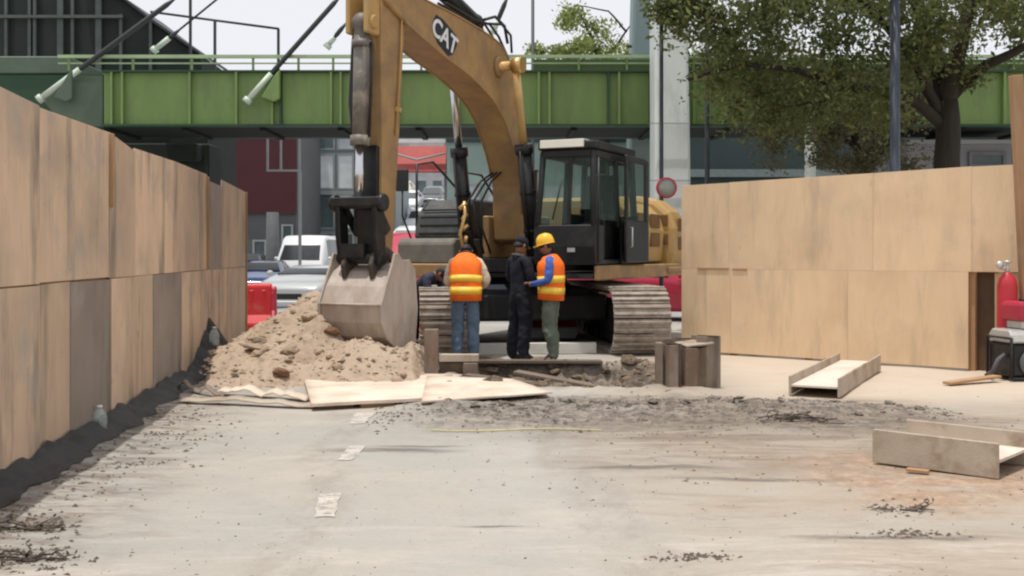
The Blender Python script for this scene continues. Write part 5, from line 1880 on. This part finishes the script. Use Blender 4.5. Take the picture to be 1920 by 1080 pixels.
# twisted wire heap in the rubble
rw = random.Random(9)
q = G(1490, 792)
mb = MB()
for k in range(9):
    a0 = rw.uniform(-.35, .1)
    pts = []
    for i in range(12):
        t = i / 11
        pts.append((q.x + a0 + t * rw.uniform(.25, .55), q.y + rw.uniform(-.06, .06) + .1 * math.sin(k), .01 + .09 * math.sin(PI * t) * (1 - k * .08) * rw.uniform(.5, 1.1)))
    mb.path(pts, .006, 5)
tag(mb.build('twisted_wire', asph_m), 'tangle of dark bent wire in the rubble near the beam', 'wire')
def twig(px, py, n, L_, label, seed, name='dead_twig'):
    r2 = random.Random(seed)
    q = G(px, py)
    mb = MB()
    for k in range(n):
        a = r2.uniform(-.5, .5) + (PI if r2.random() < .5 else 0)
        p_ = Vector((q.x + r2.uniform(-.06, .06), q.y + r2.uniform(-.05, .05), gz(q.x, q.y) + .008))
        pts = [p_]
        for i in range(5):
            a += r2.uniform(-.5, .5)
            p_ = p_ + Vector((math.cos(a) * L_ / 5, math.sin(a) * L_ / 5 * .6, r2.uniform(-.006, .014)))
            p_.z = max(p_.z, gz(p_.x, p_.y) + .006)
            pts.append(p_.copy())
        mb.path(pts, [.006, .0055, .005, .004, .003, .002], 5)
        for i in (2, 3, 4, 5):
            c = pts[i]
            d_ = Vector((r2.uniform(-1, 1), r2.uniform(-1, 1), .4)).normalized() * .035
            e_ = d_.cross(Vector((0, 0, 1))) * .4
            mb._face([mb.v(c), mb.v(c + d_ * .5 + e_), mb.v(c + d_), mb.v(c + d_ * .5 - e_)])
    return tag(mb.build(name, chip_m), label, 'twig')
def pl_right(rr):
    x, y = rr.uniform(-.2, 4.6), 6.2 + 3.6 * rr.random() ** .7
    if x > .54 * y: return None
    if rr.random() > .25 + .9 * fbm(x * 1.7, y * 2.6, 3) * (1 if y > 7 else .6): return None
    return x, y, gz(x, y), 1
crumbs('soil_debris', mat('brown debris', (.17, .125, .09), .95, .35, 4, spec=.1), 'brown crumbs of earth dragged over the right of the road', 3200, pl_right, .004, .016, 25)


def pl_spots(rr):
    px, py, a, b = rr.choice([(45, 985, 75, 16), (20, 975, 60, 20), (60, 1048, 80, 12), (30, 1055, 60, 14), (1685, 955, 45, 9), (120, 905, 80, 12), (230, 870, 90, 10), (330, 820, 80, 14), (340, 785, 60, 10), (1700, 1005, 60, 5), (1300, 1045, 60, 5)])
    q = G(px + rr.gauss(0, .8) * a, py + rr.gauss(0, .8) * b)
    return q.x, q.y, gz(q.x, q.y), 1
crumbs('leaf_litter', chip_m, 'dark dry leaf litter gathered in patches on the road', 1500, pl_spots, .007, .02, 15)
twig(1685, 956, 5, .17, 'dark dry twig with leaves on the road below the long beam', 1)
twig(60, 990, 8, .20, 'clump of dry twigs and leaves at the left edge of the road', 3)
twig(55, 1052, 9, .20, 'dark heap of twigs in the bottom left corner', 4)
plank('wood_scrap', 'short pale wood scrap at the foot of the long beam', G(1700, 885) + Vector((0, 0, .03)), G(1742, 890) + Vector((0, 0, .03)), .05, .02, timber)
plank('wood_scrap', 'broken timber offcut lying below the left seam of the right hoarding', G(1412, 668) + Vector((0, 0, .1)), G(1440, 660) + Vector((0, 0, .2)), .09, .06, timber)
plank('wood_scrap', 'splintered pale board in front of the engine unit', G(1775, 724) + Vector((0, 0, .05)), G(1870, 716) + Vector((0, 0, .08)), .12, .03, timber)
q = G(1551, 684)
tag(new_obj('stone', rock_mesh('stone', rust, 77), None, (q.x, q.y, .04), (0, 0, .4), (.06, .05, .07)), 'small brown stone behind the open beam', 'stone')


q = G(336, 722)
tag(MB().path([(q.x - .1, q.y + .05, .02), (q.x - .09, q.y + .05, .15), (q.x - .06, q.y + .06, .30)], [.014, .013, .009], 6).build('wood_stick', steel_pale), 'short pale stick standing in the black plastic by the left hoarding', 'stick')
# bottles by the left hoarding
def bottle(px, py, Y, h, label):
    q = P(px, py, Y)
    t = thing('plastic_bottle', label, 'bottle', (q.x, Y, q.z))
    r = h * .26
    MB().lathe([(.001, 0), (r * .9, 0), (r, .03), (r * .96, h * .3), (r, h * .35), (r, h * .62), (r * .75, h * .78), (r * .36, h * .9), (r * .36, h * .95), (.001, h * .95)], (0, 0, 0), 'z', 18).build('body', bot_glass, t)
    MB().lathe([(.001, h * .93), (r * .42, h * .93), (r * .42, h), (.001, h)], (0, 0, 0), 'z', 14).build('cap', white_p, t)
bottle(186, 815, 8.75, .24, 'clear plastic bottle against the left hoarding, nearest the camera')
bottle(402, 648, 13.6, .24, 'clear plastic bottle on top of the bunched black plastic')

# red barriers
def barrier(name, label, loc, rz, L_, m, base=None, H=.95):
    t = thing(name, label, 'barrier', loc, rz, 'plastic road barriers')
    pr_ = [(-.25, .0), (.25, .0), (.25, .22), (.13, .38), (.10, H - .05), (.06, H), (-.06, H), (-.10, H - .05), (-.13, .38), (-.25, .22)]
    o = MB().prism([(a_, b_) for a_, b_ in pr_], -L_ / 2, L_ / 2, 'x').build('body', m, t, bevel=.025, seg=2)
    mb = MB()
    for x in (-L_ * .3, 0, L_ * .3):
        mb.bb(x - .04, x + .04, -.118, -.10, .42, H - .12)
    mb.build('rib', m, t, bevel=.01)
    if base:
        MB().bb(-L_ / 2 - .02, L_ / 2 + .02, -.27, .27, .0, .2).build('base', base, t, bevel=.02)
    return t
q = P(474, 600, 19.5); barrier('road_barrier', 'red plastic barrier at the end of the left hoarding', (q.x - .02, 19.5, 0), R(12), .72, red_p)
q = P(508, 600, 21.0); barrier('road_barrier', 'pinkish red plastic barrier beyond the first red one', (q.x - .12, 21.0, 0), R(6), .45, magenta_p, H=.85)
q = P(1036, 640, 19.0); barrier('road_barrier', 'red barrier with white base seen between the tracks', (q.x, 19.0, 0), R(3), .8, red_p, white_p, .5)

# orange marker post near the left track
q = P(791, 560, 19.2)
mb = MB().lathe([(.16, 0), (.16, .04), (.06, .06), (.05, 1.0), (.04, 1.04), (.001, 1.04)], (0, 0, 0), 'z', 16)
tag(mb.build('marker_post', orange_p, None, (q.x, 19.2, 0)), 'orange plastic marker post behind the left track', 'marker post')

# engine unit and red cylinder at the right edge
GY = 12.75
q = P(1905, 712, GY)
gu = thing('engine_unit', 'portable engine with black body, round cover and pinkish red tank at the right edge', 'engine', (q.x + .05, GY, 0), R(8))
MB().bb(-.25, .40, -.22, .25, .04, .44).build('body', black, gu, bevel=.03)
MB().lathe([(.10, -.03), (.155, -.03), (.16, -.02), (.16, 0), (.1, 0)], (-.0, -.22, .21), 'y', 28).build('round_cover', mat('cover grey', (.10, .105, .10), .4, .1, 5), gu)
MB().lathe([(.001, -.045), (.07, -.04), (.085, -.02), (.085, 0), (.001, 0)], (-.0, -.22, .21), 'y', 20).build('hub', black, gu)
MB().prism([(-.24, .445), (.26, .445), (.24, .54), (.18, .60), (-.18, .60), (-.23, .54)], -.26, .42, 'x').build('silver_housing', silver, gu, bevel=.02)
MB().bb(-.14, .42, -.2, .2, .70, .93).build('red_tank', magenta_p, gu, bevel=.05, seg=2)
MB().bb(-.08, .4, -.15, .15, .605, .698).build('neck', silver, gu, bevel=.01)
mb = MB().lathe([(.001, .93), (.06, .93), (.06, .96), (.001, .96)], (.05, 0, 0), 'z', 14)
mb.build('filler_cap', black, gu)
MB().lathe([(.001, -.02), (.03, -.02), (.03, 0), (.001, 0)], (.02, -.2, .83), 'y', 12).build('badge', silver, gu)
mb = MB()
for x in (-.27, .42):
    mb.path([(x, -.24, .03), (x, -.24, .5), (x, .24, .5), (x, .24, .03)], .018, 8)
mb.path([(-.3, -.24, .025), (.45, -.24, .025)], .018, 8).path([(-.3, .24, .025), (.45, .24, .025)], .018, 8)
mb.build('carry_frame', dark_steel, gu)
mb = MB().path([(-.27, -.1, .3), (-.38, -.15, .25), (-.42, -.1, .1), (-.34, .1, .06)], .025, 8)
mb.build('hose', greycloth, gu)
q = P(1890, 600, 12.98)
gc = thing('gas_cylinder', 'red gas cylinder with silver valve behind the portable engine', 'gas cylinder', (q.x, 13.0, 0))
MB().lathe([(.001, 0), (.11, 0), (.118, .02), (.118, 1.1), (.10, 1.19), (.05, 1.25), (.04, 1.27), (.001, 1.27)], (0, 0, 0), 'z', 24).build('body', red_metal, gc)
mb = MB().lathe([(.001, 1.26), (.03, 1.26), (.03, 1.33), (.018, 1.34), (.018, 1.38), (.05, 1.385), (.05, 1.41), (.001, 1.41)], (0, 0, 0), 'z', 14)
mb.tube((0, 0, 1.31), (-.1, -.03, 1.32), .022, n=10).lathe([(.001, -.02), (.045, -.02), (.045, .02), (.001, .02)], (-.11, -.05, 1.36), 'y', 14)
mb.build('valve', silver, gc)


# ------------------------------------------------------------------ people
def head_bm(M):
    """a head about 0.235 m tall, facing local -y"""
    mb = MB()
    def sc_(v_):
        x, y, z = v_
        if z < 0:
            k = 1 - .34 * (-z / .118) ** 1.5
            x *= k
            y = y * (1 - .12 * (-z / .118)) - .012 * (-z / .118)
        if y > 0 and z > -.05: y *= 1.08
        if y < 0: y *= .94
        return Vector((x, y, z))
    rings = []
    for i in range(15):
        th = PI * (i / 14) * .996 + .002
        rings.append([M @ sc_((.075 * math.sin(th) * math.cos(2 * PI * k / 20), .098 * math.sin(th) * math.sin(2 * PI * k / 20), -.118 * math.cos(th))) for k in range(20)])
    mb.loft(rings)
    mb.loft([[M @ Vector(p_) for p_ in r_] for r_ in ([(-.008, -.088, .02), (.008, -.088, .02), (.006, -.086, .03), (-.006, -.086, .03)], [(-.016, -.112, -.028), (.016, -.112, -.028), (.008, -.1, .0), (-.008, -.1, .0)], [(-.014, -.085, -.034), (.014, -.085, -.034), (.006, -.085, -.03), (-.006, -.085, -.03)])])
    mb.ball(M @ Vector((.078, .012, -.005)), (.012, .022, .034), 8, 6, M.to_3x3()); mb.ball(M @ Vector((-.078, .012, -.005)), (.012, .022, .034), 8, 6, M.to_3x3())
    mb.ball(M @ Vector((0, -.088, -.062)), (.026, .010, .008), 10, 6, M.to_3x3())
    return mb.bm


def skin_mesh(V, E, Rr, root=0):
    me = bpy.data.meshes.new('tmp')
    me.from_pydata([tuple(v_) for v_ in V], E, [])
    o = bpy.data.objects.new('tmp', me)
    COL.objects.link(o)
    md = o.modifiers.new('s', 'SKIN')
    md.use_smooth_shade = True
    md.branch_smoothing = .6
    for i, r_ in enumerate(Rr):
        me.skin_vertices[0].data[i].radius = r_ if isinstance(r_, tuple) else (r_, r_)
        me.skin_vertices[0].data[i].use_root = (i == root)
    o.modifiers.new('u', 'SUBSURF').levels = 3
    o.modifiers['u'].render_levels = 3
    bpy.context.view_layer.update()
    out = bpy.data.meshes.new_from_object(o.evaluated_get(bpy.context.evaluated_depsgraph_get()))
    bpy.data.objects.remove(o)
    return out


BASE = dict(pelvis=(0, 0, .93), waist=(0, .01, 1.07), chest=(0, .015, 1.27), neck=(0, .02, 1.43), nape=(0, .01, 1.50), head=(0, -.015, 1.60),
            hip=(.095, 0, .88), knee=(.105, -.02, .49), ankle=(.11, .025, .09), ball=(.125, -.11, .035), toe=(.13, -.17, .03),
            shoulder=(.175, .02, 1.40), elbow=(.23, .04, 1.12), wrist=(.22, -.08, .90), hand=(.215, -.12, .83))


def person(label, loc, rz, mats, pose=None, head_rot=(0, 0, 0), vest=None, helmet=None, hair=True, fat=1.0, cap=None, collar=None):
    """mats: skin, shirt, trousers, shoes. pose: overrides, keys 'x' for both sides or 'l_x' / 'r_x' (l = +x)"""
    J = {}
    for k, v_ in BASE.items():
        if k in ('pelvis', 'waist', 'chest', 'neck', 'nape', 'head'):
            J[k] = Vector(v_)
        else:
            J['l_' + k] = Vector(v_); J['r_' + k] = Vector((-v_[0], v_[1], v_[2]))
    for k, v_ in (pose or {}).items():
        J[k] = Vector(v_)
    names, V, Rr, E = [], [], [], []
    def add(k, r_, par=None):
        names.append(k); V.append(J[k]); Rr.append(r_)
        if par is not None: E.append((names.index(par), names.index(k)))
    f = fat
    add('pelvis', (.135 * f, .105 * f)); add('waist', (.13 * f, .10 * f), 'pelvis'); add('chest', (.15 * f, .11 * f), 'waist'); add('neck', (.085, .07), 'chest'); add('nape', .052, 'neck')
    for s in ('l_', 'r_'):
        add(s + 'shoulder', .072, 'neck'); add(s + 'elbow', .056 * f, s + 'shoulder'); add(s + 'wrist', .036, s + 'elbow')
        h = J[s + 'wrist'].lerp(J[s + 'hand'], .6)
        J[s + 'palm'] = h
        add(s + 'palm', (.038, .022), s + 'wrist')
        add(s + 'hip', (.092 * f, .10 * f), 'pelvis'); add(s + 'knee', .074 * f, s + 'hip')
        J[s + 'calf'] = J[s + 'knee'].lerp(J[s + 'ankle'], .35) + Vector((0, .015, 0))
        add(s + 'calf', .072 * f, s + 'knee'); add(s + 'ankle', .062 * f, s + 'calf'); add(s + 'ball', (.046, .035), s + 'ankle'); add(s + 'toe', (.035, .026), s + 'ball')
    bm = bmesh.new()
    bm.from_mesh(skin_mesh(V, E, Rr))
    def seg_d(p_, a, b):
        ab = b - a
        t = max(0, min(1, (p_ - a).dot(ab) / max(ab.length_squared, 1e-9)))
        return (p_ - a - ab * t).length
    segs = []
    for a, b in E:
        na, nb = names[a], names[b]
        k = nb.split('_')[-1]
        mi = {'waist': 1, 'chest': 1, 'neck': 1, 'nape': 0, 'shoulder': 1, 'elbow': 1, 'wrist': 1, 'palm': 0, 'hip': 2, 'knee': 2, 'calf': 2, 'ankle': 2, 'ball': 3, 'toe': 3}[k]
        segs.append((V[a], V[b], mi))
    for fc in bm.faces:
        c = fc.calc_center_median()
        best = min(segs, key=lambda s_: seg_d(c, s_[0], s_[1]))
        fc.material_index = best[2]
        fc.smooth = True
    bm.normal_update()
    for v_ in bm.verts:
        mi = max((fc.material_index for fc in v_.link_faces), default=0)
        if mi in (1, 2):
            p_ = v_.co
            v_.co = p_ + v_.normal * ((.016 if mi == 2 else .008) * fbm(p_.x * 9 + len(label), p_.y * 9, p_.z * 13, 3) + .005 * fbm(p_.x * 20, p_.y * 20, p_.z * 34, 2))
    # head
    Mh = Matrix.Translation(J['head']) @ Euler([R(a) for a in head_rot]).to_matrix().to_4x4()
    hb_ = head_bm(Mh)
    tmp = bpy.data.meshes.new('tmp'); hb_.to_mesh(tmp); hb_.free(); bm.from_mesh(tmp)
    # fingers
    for s in ('l_', 'r_'):
        wv, hv, ev = J[s + 'wrist'], J[s + 'hand'], J[s + 'elbow']
        d_ = (hv - wv).normalized()
        side = d_.cross(Vector((0, 0, 1)))
        side = side.normalized() if side.length > .1 else Vector((1, 0, 0))
        nrm = side.cross(d_).normalized()
        if nrm.z > 0: nrm = -nrm
        mb = MB()
        pc = J[s + 'palm']
        for k, ln in enumerate((.062, .07, .066, .052)):
            b0 = pc + side * (.028 - .019 * k) + d_ * .012
            p1 = b0 + d_ * ln * .5; p2 = p1 + (d_ * .75 + nrm * .6).normalized() * ln * .35; p3 = p2 + (d_ * .3 + nrm).normalized() * ln * .3
            mb.path([b0, p1, p2, p3], [.0095, .009, .008, .006], 7)
        inn_ = 1 if s == 'l_' else 1
        b0 = pc + side * .03 - d_ * .03
        mb.path([b0, b0 + side * .022 + d_ * .02 + nrm * .012, b0 + side * .026 + d_ * .045 + nrm * .026], [.011, .010, .007], 7)
        tmp = bpy.data.meshes.new('tmp'); mb.bm.to_mesh(tmp); mb.bm.free(); bm.from_mesh(tmp)
    me = bpy.data.meshes.new('body')
    bm.to_mesh(me); bm.free()
    for m in mats: me.materials.append(m)
    t = thing('person', label, 'person', loc, rz)
    bo = new_obj('body', me, t)
    # eyes
    mb = MB()
    for x in (-.03, .03): mb.ball(Mh @ Vector((x, -.083, .012)), .010, 8, 6)
    mb.build('eyes', hair_m, t)
    if hair:
        mb = MB()
        rings = []
        for i in range(9):
            th = PI * .5 * i / 8 * 1.1
            rings.append([Mh @ Vector((.083 * math.sin(th) * math.cos(a_), .012 + .104 * math.sin(th) * math.sin(a_), .005 + .125 * math.cos(th) - (.05 * max(0, math.sin(a_)) * (th / 1.7)))) for a_ in [2 * PI * k / 18 for k in range(18)]])
        rings = rings[::-1]
        rings[-1] = [p_ + (Mh.to_3x3() @ Vector((.004 * math.cos(k), .004 * math.sin(k), 0))) for k, p_ in enumerate(rings[-1])]
        mb.loft(rings, True)
        mb.build('hair', hair_m, t)
    if helmet:
        mb = MB()
        pr_ = []
        rings = []
        for (r_, z) in ((.112, .015), (.114, .03), (.112, .07), (.098, .115), (.07, .145), (.035, .158), (.004, .160)):
            rings.append([Mh @ Vector((r_ * .9 * math.cos(a_), .008 + r_ * 1.1 * math.sin(a_), z + .012)) for a_ in [2 * PI * k / 24 for k in range(24)]])
        mb.loft(rings, True)
        ho = mb.build('helmet', helmet, t)
        mb = MB()
        brim = []
        for r0, z in ((.0, .018), (.0, .030)):
            brim.append([Mh @ Vector(((.118 + (.035 if math.sin(a_) < -.35 else .006)) * .9 * math.cos(a_), .008 + (.118 + (.045 * max(0, -math.sin(a_)))) * 1.1 * math.sin(a_), z - .006 * max(0, -math.sin(a_)))) for a_ in [2 * PI * k / 24 for k in range(24)]])
        mb.loft(brim, True)
        mb.build('brim', helmet, ho)
        mb = MB()
        for x in (-.03, 0, .03):
            mb.path([Mh @ Vector((x, -.09, .105)), Mh @ Vector((x, -.04, .163)), Mh @ Vector((x, .04, .170)), Mh @ Vector((x, .11, .10))], .006, 6)
        mb.build('ridge', helmet, ho)
    if cap:
        mb = MB()
        rings = []
        for (r_, z) in ((.088, .02), (.09, .06), (.08, .10), (.05, .128), (.005, .136)):
            rings.append([Mh @ Vector((r_ * .95 * math.cos(a_), .006 + r_ * 1.18 * math.sin(a_), z)) for a_ in [2 * PI * k / 20 for k in range(20)]])
        mb.loft(rings, True)
        co = mb.build('cap', cap, t)
        mb = MB().prism([(-.07, -.08), (-.05, -.15), (0, -.175), (.05, -.15), (.07, -.08), (0, -.07)], .028, .036, 'z')
        mb.bm.transform(Mh)
        mb.build('visor', greycloth, co)
    if collar:
        mb = MB()
        ck = [J['neck'] + Vector((.085 * math.cos(a_), .012 + .075 * math.sin(a_), .035 + .02 * math.sin(a_))) for a_ in [2 * PI * k / 18 for k in range(19)]]
        mb.path(ck, .018, 8)
        mb.build('collar', collar, t)
    if vest:
        mv, mr_ = vest
        keys = [('pelvis', .0, -.06, .178, .142), ('pelvis', .45, 0, .176, .14), ('waist', 0, 0, .172, .138), ('waist', .5, 0, .178, .142), ('chest', 0, 0, .186, .146), ('chest', .4, 0, .184, .142), ('chest', .72, 0, .168, .122), ('neck', 0, -.01, .125, .10), ('neck', .0, .03, .085, .075)]
        nxt = {'pelvis': 'waist', 'waist': 'chest', 'chest': 'neck', 'neck': 'nape'}
        rings = []
        def ring(k, t_, dz, rx, ry, gro=0.0):
            a = J[k]; b = J[nxt[k]]
            c = a.lerp(b, t_) + (b - a).normalized() * dz
            ax = (b - a).normalized()
            xx = Vector((1, 0, 0)); xx = (xx - ax * xx.dot(ax)).normalized()
            yy = ax.cross(xx)
            out = []
            for q_ in range(28):
                a_ = 2 * PI * q_ / 28
                ca, sa = math.cos(a_), math.sin(a_)
                ex_ = .82
                cx_, sx_ = math.copysign(abs(ca) ** ex_, ca), math.copysign(abs(sa) ** ex_, sa)
                wob_ = 1 + .07 * fbm(c.z * 9 + ca * 2, sa * 2, len(label)) 
                out.append(c + xx * (cx_ * (rx * f + gro) * wob_) + yy * (sx_ * (ry * f + gro) * wob_))
            return out
        for kk in keys: rings.append(ring(*kk))
        mb = MB(); mb.loft(rings, True, cap=False)
        vo = mb.build('vest', mv, t)
        sm_ = vo.modifiers.new('thick', 'SOLIDIFY'); sm_.thickness = .006
        for (k, t0, t1) in (('pelvis', .18, .84), ('waist', .12, .56)):
            pick = [q_ for q_ in keys]
            def rr_at(k_, t_):
                seq = [(J[a_[0]].lerp(J[nxt[a_[0]]], a_[1]) + (J[nxt[a_[0]]] - J[a_[0]]).normalized() * a_[2], a_[3], a_[4]) for a_ in keys]
                c = J[k_].lerp(J[nxt[k_]], t_)
                for (p0, x0, y0), (p1, x1, y1) in zip(seq[:-1], seq[1:]):
                    if p0.z <= c.z <= p1.z:
                        u = (c.z - p0.z) / max(p1.z - p0.z, 1e-6)
                        return x0 + (x1 - x0) * u, y0 + (y1 - y0) * u
                return .178, .14
            R0, R1 = rr_at(k, t0), rr_at(k, t1)
            mb = MB(); mb.loft([ring(k, t0, 0, R0[0], R0[1], .007), ring(k, t1, 0, R1[0], R1[1], .007)], True, cap=False)
            bo_ = mb.build('reflective_band', mr_, vo)
            sd = bo_.modifiers.new('thick', 'SOLIDIFY'); sd.thickness = .004
    return t


# man in orange with his back to us, head bent down over something held in front
Yp = 14.25
person('worker in an orange vest and blue jeans seen from behind, head bent down', ((873 - CX) / F * Yp, Yp, 0), R(180), [skin, creamcloth, jeans, shoe_m],
       dict(waist=(0, .0, 1.08), chest=(0, -.03, 1.28), neck=(0, -.09, 1.43), nape=(0, -.14, 1.48), head=(0, -.215, 1.52), l_shoulder=(.18, -.08, 1.385), r_shoulder=(-.18, -.08, 1.385),
            l_elbow=(.25, -.10, 1.11), l_wrist=(.13, -.32, 1.03), l_hand=(.07, -.40, 1.02), r_elbow=(-.285, -.07, 1.12), r_wrist=(-.19, -.30, 1.02), r_hand=(-.1, -.38, 1.02),
            l_knee=(.11, -.03, .49), r_knee=(-.10, -.01, .49)),
       head_rot=(52, 0, 0), vest=(orange, lime), hair=True, fat=1.2)
Yp = 14.5
person('worker in a yellow helmet, orange vest and blue shirt facing left', ((1033 - CX) / F * Yp, Yp, 0), R(-104), [skin, bluecloth, khaki, shoe_m],
       dict(chest=(0, .0, 1.29), neck=(0, -.02, 1.44), nape=(0, -.04, 1.51), head=(0, -.075, 1.60), l_elbow=(.235, .02, 1.13), l_wrist=(.17, -.23, 1.08), l_hand=(.13, -.31, 1.10),
            r_elbow=(-.235, .0, 1.13), r_wrist=(-.14, -.25, 1.08), r_hand=(-.08, -.33, 1.10), l_ankle=(.10, .06, .09), l_ball=(.11, -.08, .035), l_toe=(.115, -.14, .03)),
       head_rot=(14, 0, 0), vest=(orange, lime), helmet=helmet_m, hair=True, fat=1.22)
Yp = 14.75
person('person all in dark navy with a dark cap, standing between the two orange vests', ((975 - CX) / F * Yp, Yp, 0), R(128), [skin, navy, navy, shoe_m],
       dict(l_elbow=(.24, .0, 1.14), l_wrist=(.14, -.25, 1.06), l_hand=(.08, -.33, 1.07), r_elbow=(-.24, .0, 1.14), r_wrist=(-.12, -.26, 1.05), r_hand=(-.04, -.33, 1.06),
            l_knee=(.13, -.02, .49), l_ankle=(.15, .03, .09), l_ball=(.165, -.1, .035), l_toe=(.17, -.16, .03)), head_rot=(26, 0, 8), cap=navy, hair=True, fat=1.3, collar=greycloth)
Yp = 16.0
person('person in a dark jacket bending forward just behind the bucket', ((772 - CX) / F * Yp, Yp, 0), R(62), [skin, mat('dark purple grey cloth', (.035, .035, .06), .85, .2, 6), navy, shoe_m],
       dict(waist=(0, -.10, 1.0), chest=(0, -.26, 1.10), neck=(0, -.40, 1.17), nape=(0, -.46, 1.19), head=(0, -.55, 1.19), l_shoulder=(.175, -.37, 1.14), r_shoulder=(-.175, -.37, 1.14),
            l_elbow=(.22, -.45, .88), l_wrist=(.16, -.56, .68), l_hand=(.14, -.6, .6), r_elbow=(-.22, -.45, .88), r_wrist=(-.16, -.56, .68), r_hand=(-.14, -.6, .6)), head_rot=(55, 0, 0), hair=True)
# flat black clipboard case held between the men
mb = MB().bb(-.17, .17, -.12, .12, -.012, .012)
tag(mb.build('document_folder', navy, None, ((925 - CX) / F * 14.45, 14.6, 1.03), (R(14), 0, R(10)), bevel=.004), 'flat black folder held out between the worker in blue jeans and the dark figure', 'folder')
